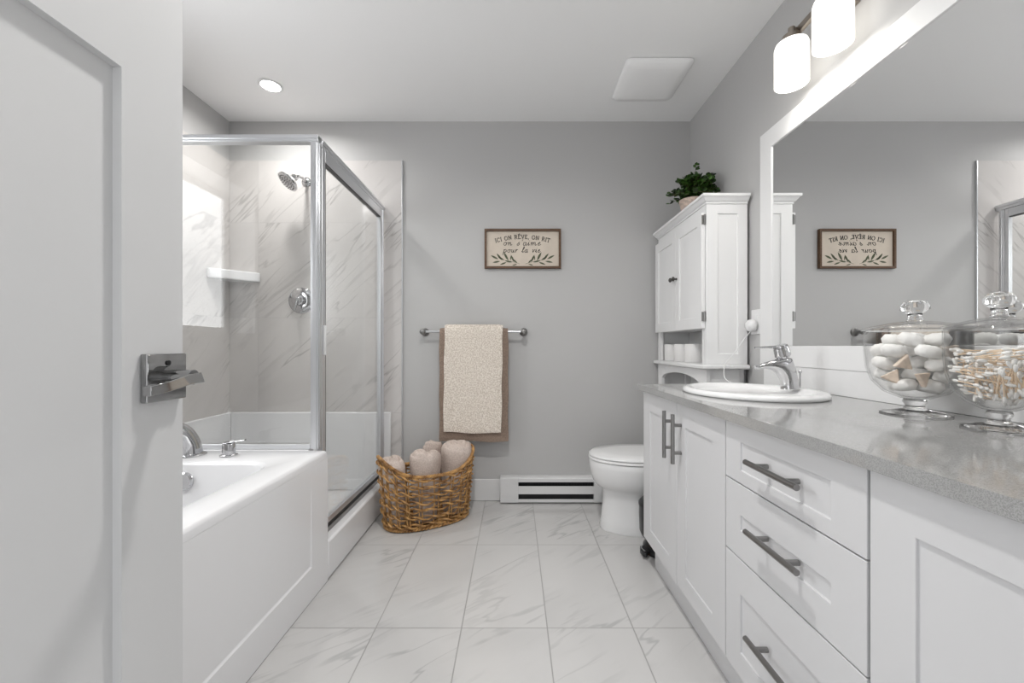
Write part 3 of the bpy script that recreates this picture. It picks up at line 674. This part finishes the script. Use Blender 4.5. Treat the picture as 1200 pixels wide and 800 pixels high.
# ================================================================== TOILET (facing -X, tank against the right wall)
TY = 2.268
to = thing('toilet', 'white toilet with closed lid between vanity and back wall', 'toilet', (.75, TY, 0))
def egg(xf, xb, hw, z, n=48, sq=1.0):
    """egg outline: round front at xf (small x), fuller back at xb"""
    c = xf+(xb-xf)*.58; pts = []
    for k in range(n):
        a = 2*PI*k/n; ca, sa = math.cos(a), math.sin(a)
        rx = (xb-c) if ca > 0 else (c-xf)
        e = .75 if ca > 0 else 1.0*sq
        pts.append((c+rx*math.copysign(abs(ca)**e, ca), TY+hw*math.copysign(abs(sa)**.92, sa), z))
    return pts
b = B()
loft(b, [egg(.472, .96, .134, .0005), egg(.468, .96, .137, .012), egg(.476, .96, .131, .05), egg(.485, .96, .127, .14), egg(.484, .96, .127, .212), egg(.476, .96, .132, .224), egg(.452, .95, .152, .238), egg(.432, .945, .167, .262), egg(.418, .94, .177, .30), egg(.411, .938, .183, .345), egg(.41, .937, .184, .372), egg(.414, .935, .180, .379)])
obj('bowl', b, M['porcelain'], to, angle=60)
b = B(); loft(b, [egg(.412, .905, .178, .3815), egg(.407, .905, .184, .384), egg(.407, .905, .184, .392), egg(.412, .903, .179, .396)]); obj('seat', b, M['porcelain'], to, angle=60)
b = B(); loft(b, [egg(.414, .905, .177, .3985), egg(.409, .906, .183, .401), egg(.410, .906, .182, .408), egg(.425, .90, .168, .416), egg(.50, .87, .11, .420), egg(.60, .80, .03, .421)]); obj('lid', b, M['porcelain'], to, angle=60)
b = B(); loft(b, [rrect(1.03, TY, .085, .185, .035, .3795), rrect(1.03, TY, .087, .21, .035, .45), rrect(1.03, TY, .088, .225, .035, .69)]); obj('tank', b, M['porcelain'], to, angle=60)
b = B(); loft(b, [rrect(1.029, TY, .089, .23, .03, .6905), rrect(1.029, TY, .092, .235, .03, .696), rrect(1.029, TY, .092, .235, .03, .715), rrect(1.029, TY, .085, .225, .03, .722)]); obj('tank_lid', b, M['porcelain'], to, angle=60)
b = B(); cyl(b, (.943, TY-.16, .645), (.925, TY-.16, .645), .012, 16); box(b, .917, .925, TY-.17, TY-.09, .638, .652); obj('flush_lever', b, M['chrome'], to, bevel=.002)
# ------------------------------------------------------------------ pedal bin
pb = thing('pedal_bin', 'small black pedal bin between the toilet and the vanity', 'bin', (.735, 2.0, 0))
bx, by = .716, 1.995
b = B(); lathe(b, [(.088, .07), (.100, .078), (.108, .10), (.111, .18), (.110, .222)], (bx, by, 0), n=40); obj('bin_body', b, M['black'], pb, angle=50)
b = B(); lathe(b, [(.113, .2225), (.113, .232), (.10, .246), (.05, .254), (.01, .256)], (bx, by, 0), n=40); obj('lid', b, M['black'], pb, angle=50)
b = B(); lathe(b, [(.088, .0005), (.092, .004), (.092, .03), (.08, .05), (.075, .0695)], (bx, by, 0), n=40); obj('base', b, M['black'], pb, angle=50)
b = B(); prism(b, [(bx-.085, by-.055, .016), (bx-.105, by-.085, .013), (bx-.118, by-.075, .012), (bx-.122, by-.040, .012), (bx-.112, by-.005, .013), (bx-.085, by-.005, .016)], (0, 0, .02)); pd = obj('pedal', b, M['black'], pb, bevel=.004)
b = B(); tube(b, [(bx-.106, by-.070, .035), (bx-.114, by-.042, .035), (bx-.106, by-.014, .035)], .003, 8); obj('pedal_trim', b, M['chrome'], pd)

# ================================================================== BASEBOARD HEATER
hx0, hx1 = -.09, .608; HYF = 2.598
bh = thing('baseboard_heater', 'white electric baseboard heater on the back wall', 'heater', (.26, YB, 0))
ZH0, ZH1 = .012, .163
b = B()   # body profile, extruded between the end caps
ex0, ex1 = .024, .500
def xbox(b_, y0, y1, z0, z1): box(b_, ex0, ex1, y0, y1, z0, z1)
xbox(b, HYF, HYF+.003, .062, .112)                      # middle front plate
xbox(b, HYF, HYF+.003, ZH0, .030)                       # bottom lip
prism(b, [(ex0, HYF, .137), (ex0, HYF, .157), (ex0, HYF+.012, ZH1), (ex0, YB-.0005, ZH1), (ex0, YB-.0005, ZH1-.004), (ex0, HYF+.013, ZH1-.004), (ex0, HYF+.003, .155), (ex0, HYF+.003, .137)], (ex1-ex0, 0, 0))
xbox(b, YB-.004, YB-.0005, ZH0, ZH1-.0045); obj('casing', b, M['heater'], bh, smooth=False)
b = B(); xbox(b, HYF+.03, HYF+.032, ZH0, ZH1-.006)
for k in range(60): x = ex0+.006+k*(ex1-ex0-.012)/59; box(b, x, x+.0012, HYF+.018, HYF+.0295, .05, .13)
obj('heating_fins', b, M['void'], bh, smooth=False)
for x0_, x1_ in ((hx0, ex0-.0005), (ex1+.0005, hx1)):
    b = B(); prism(b, [(x0_, HYF-.001, ZH0-.002), (x0_, HYF-.001, .157), (x0_, HYF+.012, ZH1+.001), (x0_, YB-.0005, ZH1+.001), (x0_, YB-.0005, ZH0-.002)], (x1_-x0_, 0, 0))
    for z in (.033, .058, .115, .134): box(b, x0_, x1_, HYF-.0025, HYF-.0008, z, z+.003)
    obj('end_cap', b, M['heater'], bh, smooth=False)

# ================================================================== WALL SIGN
sx0, sx1, sz0, sz1 = -.1925, .297, 1.4906, 1.7436
sg = thing('wall_sign', 'small framed cream sign with French lettering on the back wall', 'sign', (.052, YB, 1.617))
fwid = .0135; SYF = YB-.024
b = B()
def rg(i, y): return [(sx0+i, y, sz0+i), (sx1-i, y, sz0+i), (sx1-i, y, sz1-i), (sx0+i, y, sz1-i)]
loft(b, [rg(0, YB-.0005), rg(0, SYF), rg(fwid, SYF), rg(fwid, YB-.0005), rg(0, YB-.0005)], False, False); bmesh.ops.remove_doubles(b, verts=b.verts, dist=1e-6); obj('frame', b, M['walnut'], sg, smooth=False, bevel=.001)
BY = YB-.010
b = B(); box(b, sx0+fwid+.0005, sx1-fwid-.0005, BY, YB-.001, sz0+fwid+.0005, sz1-fwid-.0005); obj('board', b, M['board'], sg, smooth=False)
# lettering from strokes: unit cell 0..w by 0..1
def arc(cx, cz, rx, rz, a0, a1, n=10): return [(cx+rx*math.cos(math.radians(a0+(a1-a0)*k/n)), cz+rz*math.sin(math.radians(a0+(a1-a0)*k/n))) for k in range(n+1)]
sf_ = .09
CAP = {
 'I': (.34, [[(.17, 0), (.17, 1)], [(.04, 0), (.30, 0)], [(.04, 1), (.30, 1)]]),
 'C': (.78, [arc(.42, .5, .36, .5, 48, 312, 14), [(.68, .74), (.68, 1)]]),
 'O': (.88, [arc(.44, .5, .38, .5, 0, 360, 18)]),
 'N': (.86, [[(.14, 0), (.14, 1), (.70, 0), (.70, 1)], [(.02, 0), (.26, 0)], [(.02, 1), (.16, 1)], [(.58, 1), (.82, 1)]]),
 'R': (.78, [[(.16, 0), (.16, 1)], [(.16, 1), (.40, 1)]+arc(.40, .75, .22, .25, 90, -90, 8)+[(.16, .5)], [(.38, .5), (.70, 0), (.78, 0)], [(.04, 0), (.30, 0)], [(.04, 1), (.16, 1)]]),
 'E': (.68, [[(.16, 0), (.16, 1)], [(.04, 1), (.58, 1), (.58, .84)], [(.16, .52), (.46, .52)], [(.04, 0), (.60, 0), (.62, .18)]]),
 'V': (.80, [[(.08, 1), (.40, 0), (.72, 1)], [(-.02, 1), (.20, 1)], [(.60, 1), (.82, 1)]]),
 'T': (.74, [[(.37, 0), (.37, 1)], [(.04, .82), (.06, 1), (.68, 1), (.70, .82)], [(.24, 0), (.50, 0)]]),
 ',': (.28, [[(.14, .08), (.16, -.02), (.08, -.18)]]),
 ' ': (.42, []),
 '^': (0, [[(.16, 1.14), (.34, 1.36), (.52, 1.14)]]),
}
LOW = {
 'o': (.62, [arc(.28, .27, .22, .27, 60, 420, 14)+[(.44, .48), (.62, .42)]]),
 'n': (.74, [[(.02, .40), (.12, .52), (.14, .0)], [(.14, .28), (.30, .50), (.44, .48), (.46, .10), (.56, 0), (.74, .16)]]),
 's': (.52, [[(.02, .10), (.30, .56), (.26, .40), (.40, .18), (.26, 0), (.06, .04)]]),
 "'": (.24, [[(.14, 1.0), (.08, .76)]]),
 'a': (.66, [arc(.27, .26, .21, .26, 50, 400, 14), [(.48, .52), (.48, .08), (.56, 0), (.68, .14)]]),
 'i': (.36, [[(.02, .14), (.14, .52), (.14, .08), (.22, 0), (.36, .14)], [(.17, .74), (.19, .80)]]),
 'm': (1.06, [[(.02, .40), (.12, .52), (.14, 0)], [(.14, .28), (.30, .50), (.42, .46), (.44, 0)], [(.44, .28), (.60, .50), (.74, .46), (.76, .10), (.86, 0), (1.06, .16)]]),
 'e': (.56, [[(.04, .22), (.34, .36), (.34, .50), (.22, .54), (.08, .34), (.12, .06), (.28, 0), (.56, .18)]]),
 'p': (.66, [[(.04, .40), (.14, .52), (.10, -.46)], [(.13, .30)]+arc(.32, .27, .20, .26, 120, -140, 10), [(.5, .2), (.66, .24)]]),
 'u': (.70, [[(.04, .44), (.12, .52), (.12, .12), (.22, 0), (.38, .10), (.46, .50)], [(.46, .50), (.46, .10), (.54, 0), (.70, .16)]]),
 'r': (.50, [[(.02, .34), (.12, .54), (.12, 0)], [(.12, .28), (.26, .50), (.44, .48)]]),
 'l': (.42, [[(.02, .12), (.30, .72), (.30, .98), (.20, 1.0), (.12, .6), (.12, .10), (.22, 0), (.42, .16)]]),
 'v': (.56, [[(.04, .46), (.12, .52), (.24, 0), (.44, .50), (.58, .46)]]),
 ' ': (.55, []),
}
ink = B()
def stroke(pts2, r):
    run = [pts2[0]]
    for i in range(1, len(pts2)):                      # a sharp corner starts a fresh pen stroke
        run.append(pts2[i])
        if i < len(pts2)-1:
            a = Vector(pts2[i])-Vector(pts2[i-1]); c = Vector(pts2[i+1])-Vector(pts2[i])
            if a.length > 0 and c.length > 0 and a.angle(c) > .8:
                tube(ink, [(x, BY-.0006, z) for x, z in run], r, 5); run = [pts2[i]]
    tube(ink, [(x, BY-.0006, z) for x, z in run], r, 5)
def word():                                            # each word its own piece of lettering
    global ink
    obj('lettering', ink, M['ink'], sg); ink = B()
def write_arc(text, cx, zc, rad, size, wfac, r):
    tot = sum(CAP[c][0]+.10 for c in text if c != '^')*size*wfac; s = -tot/2
    for c in text:
        w, st_ = CAP[c]
        if c == ' ': word()
        if c == '^': s0 = s-(CAP['E'][0]+.10)*size*wfac; ww = CAP['E'][0]
        else: s0 = s; ww = w
        ac = (s0+ww*size*wfac/2)/rad
        for poly in st_:
            q_ = []
            for x, z in poly:
                lx, lz = (x-ww/2)*size*wfac, z*size
                q_.append((cx+(rad+lz)*math.sin(ac)+lx*math.cos(ac), zc+(rad+lz)*math.cos(ac)-rad-lx*math.sin(ac)))
            stroke(q_, r)
        if c != '^': s += (w+.10)*size*wfac
def write_script(text, cx, z0, size, wfac, r, gap):
    tot = sum(LOW[c][0]+gap for c in text)*size*wfac; s = cx-tot/2
    for c in text:
        w, st_ = LOW[c]
        if c == ' ': word()
        for poly in st_: stroke([(s+(x*wfac+.28*z)*size, z0+z*size) for x, z in poly], r)
        s += (w+gap)*size*wfac
scx = (sx0+sx1)/2+.0
write_arc('ICI ON RÊVE, ON RIT'.replace('Ê', 'E^'), scx, 1.682, .62, .0245, 1.06, .0020); obj('lettering', ink, M['ink'], sg); ink = B()
write_script("on s'aime", scx-.004, 1.6395, .038, 1.06, .0016, .09); obj('lettering', ink, M['ink'], sg); ink = B()
write_script('pour la vie', scx-.006, 1.594, .037, .95, .0016, .07)
obj('lettering', ink, M['ink'], sg)
b = B()
for s in (-1, 1):
    for x0_, z0_, L, an in ((.028, .0, .032, 140), (.045, .006, .040, 115), (.055, .004, .038, 168), (.075, .012, .050, 118), (.085, .004, .036, 200), (.098, .016, .034, 150), (.108, .014, .046, 128), (.118, .010, .040, 190), (.128, .020, .044, 152), (.064, .014, .024, 85), (.03, -.006, .026, 195)):
        a = math.radians(180-an if s > 0 else an); L *= 1.25; c = Vector((scx+s*x0_*1.22, BY-.0004, sz0+.036+z0_*1.2)); d_ = Vector((math.cos(a), 0, math.sin(a))); n_ = Vector((-d_.z, 0, d_.x))
        prism(b, [c+d_*L*t_+n_*L*w_ for t_, w_ in ((0, 0), (.3, .10), (.55, .125), (.8, .08), (1, 0), (.8, -.06), (.55, -.10), (.3, -.09))], (0, -.0008, 0))
    tube(b, smoothpath([(scx+s*.018, BY-.0006, sz0+.03), (scx+s*.07, BY-.0006, sz0+.046), (scx+s*.13, BY-.0006, sz0+.056)], 6), .0008, 5)
obj('leaf_sprigs', b, M['sprig'], sg)

# ================================================================== TOWEL BAR AND TOWELS
BZ, BYc = 1.0835, 2.59
tb = thing('towel_bar', 'nickel towel bar with round end posts on the back wall', 'towel bar', (-.258, YB, BZ))
b = B(); cyl(b, (-.583, BYc, BZ), (.066, BYc, BZ), .0075, 18); obj('bar', b, M['satin'], tb)
for x in (-.575, .058):
    b = B(); lathe(b, [(.026, -.0005), (.026, -.008), (.016, -.014), (.011, -.03), (.011, -.05), (.0175, -.058), (.0195, -.072), (.0175, -.086), (.010, -.091)], (x, YB, BZ), 'y', 28); obj('post', b, M['nickel'], tb, angle=50)
def drape(name, label, x0, x1, r, zf, zb, th, m, skew=0, group=None, wav=.002, seed=1, topin=0):
    """a towel folded over the bar: front fall, curve over the bar, back fall, with thickness"""
    prof = []; nF = 34
    for i in range(nF+1): t_ = i/nF; prof.append((BYc-r, zf+(BZ-zf)*t_))
    for i in range(1, 12): a = PI*i/12; prof.append((BYc-r*math.cos(a), BZ+r*math.sin(a)))
    for i in range(nF+1): t_ = i/nF; prof.append((BYc+r, BZ-(BZ-zb)*t_))
    nx = 26; b = B(); G = []
    for side in (0, 1):
        rows = []
        for j, (y, z) in enumerate(prof):
            i0, i1 = prof[max(j-1, 0)], prof[min(j+1, len(prof)-1)]
            dy, dz = i1[0]-i0[0], i1[1]-i0[1]; L = math.hypot(dy, dz); ny, nz_ = -dz/L, dy/L
            row = []
            for i in range(nx+1):
                s = i/nx; down = max(0, (BZ-z)/(BZ-zf)); x = x0+(x1-x0)*s
                x += topin*(0.5-s)*2*(1-down)+skew*down+.002*math.sin(z*23+seed+s*3)
                wv = wav*math.sin(x*34+seed*2+z*3)*down+wav*.6*noise.noise((x*14, z*9, seed))
                edge_r = min(s, 1-s)*nx; e = th*(.5 if edge_r >= 1 else .32)
                if j in (0, len(prof)-1): e *= .7
                k = e if side == 0 else -e
                zz = z+(.004*math.sin(x*19+seed)-.006*s)*down
                row.append(b.verts.new((x, y+wv*(1 if y < BYc else .4)+ny*k, zz+nz_*k)))
            rows.append(row)
        G.append(rows)
    for side in (0, 1):
        R = G[side]
        for j in range(len(R)-1):
            for i in range(nx): b.faces.new((R[j][i], R[j][i+1], R[j+1][i+1], R[j+1][i]))
    A, C_ = G
    for j in range(len(A)-1):
        for i in (0, nx): b.faces.new((A[j][i], A[j+1][i], C_[j+1][i], C_[j][i]))
    for i in range(nx):
        for j in (0, len(A)-1): b.faces.new((A[j][i], A[j][i+1], C_[j][i+1], C_[j][i]))
    o = obj(name, b, m, None, angle=70, loc=((x0+x1)/2, BYc, (zf+BZ)/2)); tag(o, label, 'towel', group); return o
drape('bath_towel', 'taupe brown towel hung on the bar beneath the cream one', -.468, -.040, .017, .405, .402, .014, M['towel_brown'], 0, wav=.0015, seed=1.3)
o = drape('bath_towel', 'cream nubby towel hung over the brown one on the bar', -.432, -.074, .037, .462, .60, .018, M['towel_cream'], -.008, wav=.002, seed=3.1)

# ================================================================== WICKER BASKET WITH ROLLED TOWELS
bk = thing('wicker_basket', 'honey brown open weave wicker basket holding rolled towels', 'basket', (-.498, 2.365, .0005), (0, 0, math.radians(31)))
def bsec(a, t_):
    """basket wall: angle a, height fraction t_ -> local point"""
    ca, sa = math.cos(a), math.sin(a); f = .87+.13*t_**.8
    ax, ay = .272*f, .152*f; e = .86
    H = .280+.10*abs(ca)**2.6
    return Vector((ax*math.copysign(abs(ca)**e, ca), ay*math.copysign(abs(sa)**e, sa), .012+H*t_))
def bnorm(a): return Vector((math.cos(a)*.152, math.sin(a)*.272, 0)).normalized()
NS = 22; stk = [2*PI*(k+.5)/NS for k in range(NS)]
b = B()
for a in stk:
    for da in (-.030, .030):
        tube(b, [bsec(a+da*(1+.2*math.sin(9*t_)), t_) for t_ in [k/12 for k in range(13)]], .0036, 6)
obj('stakes', b, M['wicker'], bk, local=True)
b = B(); rows = 7; NP = NS*8; rw = random.Random(3)
for q_ in range(rows):
    t0_ = (q_+.55)/(rows+.1)
    for ph, dz_ in ((0, .006), (1, -.006)):
        pts = []; jit = rw.uniform(-.004, .004); jp = rw.uniform(0, 6)
        for k in range(NP):
            a = 2*PI*k/NP; w = math.sin(NS/2*(a)+PI*ph)          # in / out of alternate stakes
            p = bsec(a, t0_)+bnorm(a)*(.0095*w+.001*math.sin(7*a+jp))
            p.z += 1.55*dz_*math.cos(NS/2*a)+jit*(1+.5*math.sin(3*a))+.003*math.sin(5*a+jp)
            pts.append(p)
        tube(b, pts, .0050, 6, closed=True)
obj('weave', b, M['wicker'], bk, local=True)
b = B()
for ph in (0, 2*PI/3, 4*PI/3):
    pts = []
    for k in range(300):
        a = 2*PI*k/300; p = bsec(a, 1.0); n_ = bnorm(a); w = 46*a+ph
        pts.append(p+n_*.0062*math.cos(w)+Vector((0, 0, .0062*math.sin(w))))
    tube(b, pts, .0044, 6, closed=True)
obj('rim', b, M['wicker'], bk, local=True)
b = B()
for ph in (0, PI):
    pts = []
    for k in range(260):
        a = 2*PI*k/260; p = bsec(a, 0); n_ = bnorm(a); w = 40*a+ph
        pts.append(p+n_*.006*math.cos(w)+Vector((0, 0, .006*math.sin(w))))
    tube(b, pts, .0055, 6, closed=True)
floor_pts = [bsec(2*PI*k/60, 0) for k in range(60)]
prism(b, [(p.x*.97, p.y*.97, .006) for p in floor_pts], (0, 0, .006)); obj('base', b, M['wicker'], bk, local=True)
BM = Matrix.LocRotScale(bk.location, bk.rotation_euler, None)
def rolled_towel(label, u, v, z0, L, rx, ry, tiltx, tilty, spin, seed, taper=.72, crease=0):
    """rolled terry towel standing in the basket: spiral wound, domed end"""
    loc = BM @ Vector((u, v, z0))
    ns, na = 64, 72; b = B(); rings = []
    for j in range(ns+1):
        t_ = .75*j/28 if j <= 28 else .75+.25*(j-28)/(ns-28)
        if t_ < .75: z = L*.86*(t_/.75); k = 1
        else: q_ = (t_-.75)/.25; z = L*(.86+.14*math.sin(q_*PI/2)); k = math.cos(q_*PI/2)**.45
        sc = (taper+(1-taper)*min(1, z/(L*.75)))*max(k, .02); ring = []
        for i in range(na):
            a = 2*PI*i/na; fr_ = (i/na+.0) % 1
            r = 1-.10*fr_+.06*noise.noise((math.cos(a)*1.3+seed, math.sin(a)*1.3, z*7))+.05*max(0, 1-abs(fr_-.5)*14)*-1
            zz = z+(.012*(1-k)*math.sin(a*1.0+seed) if t_ > .75 else 0)+.006*noise.noise((a, seed, z*12))
            if t_ > .75:                                            # wound layers show as a spiral groove on the end
                f_ = (k*2.4-i/na) % 1; zz -= .011*math.exp(-((f_-.5)/.16)**2)*min(1, (1-k)*6)
            if crease: zz -= crease*math.exp(-((rx*sc*r*math.cos(a)-.018)/.015)**2)*max(0, (t_-.6)/.4)   # soft fold over the end
            ring.append((rx*sc*r*math.cos(a), ry*sc*r*math.sin(a), zz))
        rings.append(ring)
    loft(b, rings)
    b.transform(Euler((tiltx, tilty, spin+bk.rotation_euler.z)).to_matrix().to_4x4()); b.transform(Matrix.Translation(loc))
    o = obj('rolled_towel', b, M['towel_roll'], None, angle=80, loc=loc); tag(o, label, 'towel', 'rolled towels in the wicker basket'); return o
rolled_towel('beige rolled towel leaning at the left end of the basket', -.188, -.002, .022, .362, .068, .108, 0, math.radians(-3), .2, 1.0, .72, .010)
rolled_towel('plump beige rolled towel in the middle front of the basket', -.030, -.036, .022, .388, .090, .084, 0, 0, -.3, 4.0, .72, .017)
rolled_towel('tall beige rolled towel at the right end of the basket', .163, -.004, .022, .405, .097, .106, 0, math.radians(3), 0, 7.0, .70, .012)
rolled_towel('small beige rolled towel at the back of the basket between two others', .062, .092, .022, .402, .068, .034, 0, 0, .1, 11.0)

# ================================================================== GLASS JARS
def glass_jar(label, x, y, s, hs=1.0):
    j = thing('glass_jar', label, 'jar', (x, y, ZT+.0005), group='lidded glass jars on the countertop'); z = ZT+.0005
    b = B(); lathe_closed(b, [(.0001, .0), (.068*s, .0), (.069*s, .003), (.05*s, .008), (.024*s, .013), (.018*s, .022), (.024*s, .031), (.022*s, .038), (.0001, .038)], (x, y, z)); obj('foot', b, M['solid_glass'], j, angle=80)
    R = .1*s; b = B()
    outer = [(.0001, .0385), (.03*s, .040), (.062*s, .055), (.085*s, .082*hs), (.096*s, .115*hs), (R, .16*hs), (R, .2085*hs)]
    inner = [(r-.003 if r > .01 else r, h_+(.0035 if h_ < .15 else 0)) for r, h_ in outer][::-1]
    lathe_closed(b, outer+inner, (x, y, z), 64); obj('bowl', b, M['jar'], j, angle=80)
    zl = .209*hs; b = B()
    lo_ = [(.0001, zl+.0205), (.02*s, zl+.020), (.05*s, zl+.016), (.085*s, zl+.008), (.102*s, zl+.0005), (.106*s, zl+.003), (.104*s, zl+.007), (.086*s, zl+.0125), (.05*s, zl+.0205), (.02*s, zl+.0245), (.0001, zl+.0248)]
    lathe_closed(b, lo_, (x, y, z), 64); ld = obj('lid', b, M['jar'], j, angle=80)
    b = B(); lathe(b, [(.017*s, zl+.0255), (.0135*s, zl+.034), (.0145*s, zl+.043), (.019*s, zl+.046), (.028*s, zl+.054), (.0285*s, zl+.063), (.022*s, zl+.073), (.008*s, zl+.077)], (x, y, z), n=32); obj('knob', b, M['solid_glass'], ld, angle=80)
    return j
J1, J2 = (1.008, 1.040), (.993, .846)
glass_jar('lidded glass jar of white cotton pads on the grey countertop', *J1, 1.0)
glass_jar('lidded glass jar of cotton swabs nearest the viewer on the countertop', *J2, .82, .98)
# cotton pads and sponge wedges in the first jar
rp = random.Random(11)
def pad_mesh():
    b = B(); rings = []
    for r, h_ in ((.010, -.0145), (.021, -.0115), (.0262, 0), (.021, .0115), (.010, .0145)):
        rings.append([(r*math.cos(2*PI*k/28)*(1+.04*noise.noise((k*.6, 1, 0))), r*math.sin(2*PI*k/28)*(1+.05*noise.noise((k*.5, 5, 0))), h_+.002*noise.noise((k*.7, h_*100, 2))) for k in range(28)])
    loft(b, rings); return b
pads, wedges = [], []
for z_, rr, k_, off in ((.073, .034, 4, .2), (.097, .058, 6, .0), (.128, .060, 6, .52), (.159, .062, 6, .15), (.188, .040, 4, .6)):
    if k_ == 6: pads.append((0, 0, z_+.002))
    for k in range(k_):
        a = off+2*PI*k/k_; p = (rr*math.cos(a), rr*math.sin(a), z_+rp.uniform(-.002, .002))
        front_ = math.cos(a-math.radians(-128))
        (wedges if (front_ > .55 and z_ in (.128, .097) and len(wedges) < 3) or (z_ == .159 and abs(math.cos(a-math.radians(-50))) > .9 and math.cos(a-math.radians(-50)) > 0) else pads).append(p)
proto = None; lab = 'white round cotton pad in the lidded glass jar'
for (dx, dy, dz_) in pads:
    loc = (J1[0]+dx, J1[1]+dy, ZT+dz_)
    if proto is None: proto = obj('cotton_pad', pad_mesh(), M['cotton'], None, angle=80); tag(proto, lab, 'cotton pad', 'cotton pads in the glass jar'); o = proto
    else: o = proto.copy(); COL.objects.link(o)
    o.location = loc; o.rotation_euler = (rp.uniform(-.36, .36), rp.uniform(-.36, .36), rp.uniform(0, 6))
wp = None
for (dx, dy, dz_), rot in zip(wedges, ((1.3, .4, -.6), (1.5, .9, .2), (1.2, 2.2, -.5), (1.4, 2.9, .1), (1.4, .5, 1.0), (1.2, 1, .4))):
    if wp is None:
        b = B(); prism(b, [(-.020, -.013, -.006), (.021, -.016, -.006), (.004, .021, -.006)], (0, 0, .012)); wp = obj('makeup_sponge', b, M['sponge'], None, bevel=.003); o = wp
        tag(wp, 'tan wedge sponge among the white pads in the glass jar', 'sponge', 'tan wedge sponges in the glass jar')
    else: o = wp.copy(); COL.objects.link(o)
    o.location = (J1[0]+dx, J1[1]+dy, ZT+dz_); o.rotation_euler = rot
# cotton swabs in the second jar
def swab_mesh():
    b = B(); cyl(b, (-.030, 0, 0), (.030, 0, 0), .0013, 8, mi=0)
    for s in (-1, 1):
        pr = [(.0013, .022), (.0026, .0245), (.0034, .030), (.0029, .036), (.0010, .038)]
        lathe(b, [(r, s*h_) for r, h_ in pr], (0, 0, 0), 'x', 10, mi=1)
    return b
def bowl_r(z):   # inner radius of the second jar's bowl by height above the counter
    prof = [(.044, .018), (.058, .048), (.084, .066), (.115, .0755), (.16, .079), (.21, .079)]
    if z < prof[0][0]: return 0
    for (z0_, r0_), (z1_, r1_) in zip(prof, prof[1:]):
        if z <= z1_: return r0_+(r1_-r0_)*(z-z0_)/(z1_-z0_)
    return 0
rs = random.Random(21); segs = []; tries = 0
def segdist(p1, q1, p2, q2):
    d1, d2, r = q1-p1, q2-p2, p1-p2; a, e, f = d1.dot(d1), d2.dot(d2), d2.dot(r); c = d1.dot(r); bb = d1.dot(d2); den = a*e-bb*bb
    s = min(1, max(0, (bb*f-c*e)/den)) if den > 1e-12 else 0
    t_ = (bb*s+f)/e
    if t_ < 0: t_ = 0; s = min(1, max(0, -c/a))
    elif t_ > 1: t_ = 1; s = min(1, max(0, (bb-c)/a))
    return ((p1+d1*s)-(p2+d2*t_)).length
while len(segs) < 240 and tries < 60000:
    tries += 1; low = rs.random() < .2
    if low:
        a = rs.uniform(0, 2*PI); tl = rs.uniform(.2, .6); dv = Vector((math.cos(a)*tl, math.sin(a)*tl, 1)).normalized(); c = Vector((rs.uniform(-.05, .05), rs.uniform(-.05, .05), rs.uniform(.085, .115)))
    else:
        a = rs.uniform(0, 2*PI); dv = Vector((math.cos(a), math.sin(a), rs.uniform(-.22, .22))).normalized(); c = Vector((rs.uniform(-.06, .06), rs.uniform(-.06, .06), rs.uniform(.060, .162)))
    p, q_ = c-dv*.038, c+dv*.038
    if any(math.hypot(w.x, w.y) > bowl_r(w.z)-.0035 or w.z < .05 for w in (p, q_, c)): continue
    if any(segdist(p, q_, *sg_) < .0050 for sg_ in segs): continue
    segs.append((p, q_))
sw = None
for p, q_ in segs:
    if sw is None: sw = obj('cotton_swab', swab_mesh(), [M['swab_stick'], M['cotton']], None, angle=60); o = sw; tag(sw, 'cotton swab with tan stick in the nearer glass jar', 'cotton swab', 'cotton swabs in the glass jar')
    else: o = sw.copy(); COL.objects.link(o)
    o.location = (p+q_)/2+Vector((J2[0], J2[1], ZT)); o.rotation_mode = 'QUATERNION'; o.rotation_quaternion = (q_-p).to_track_quat('X', 'Z')
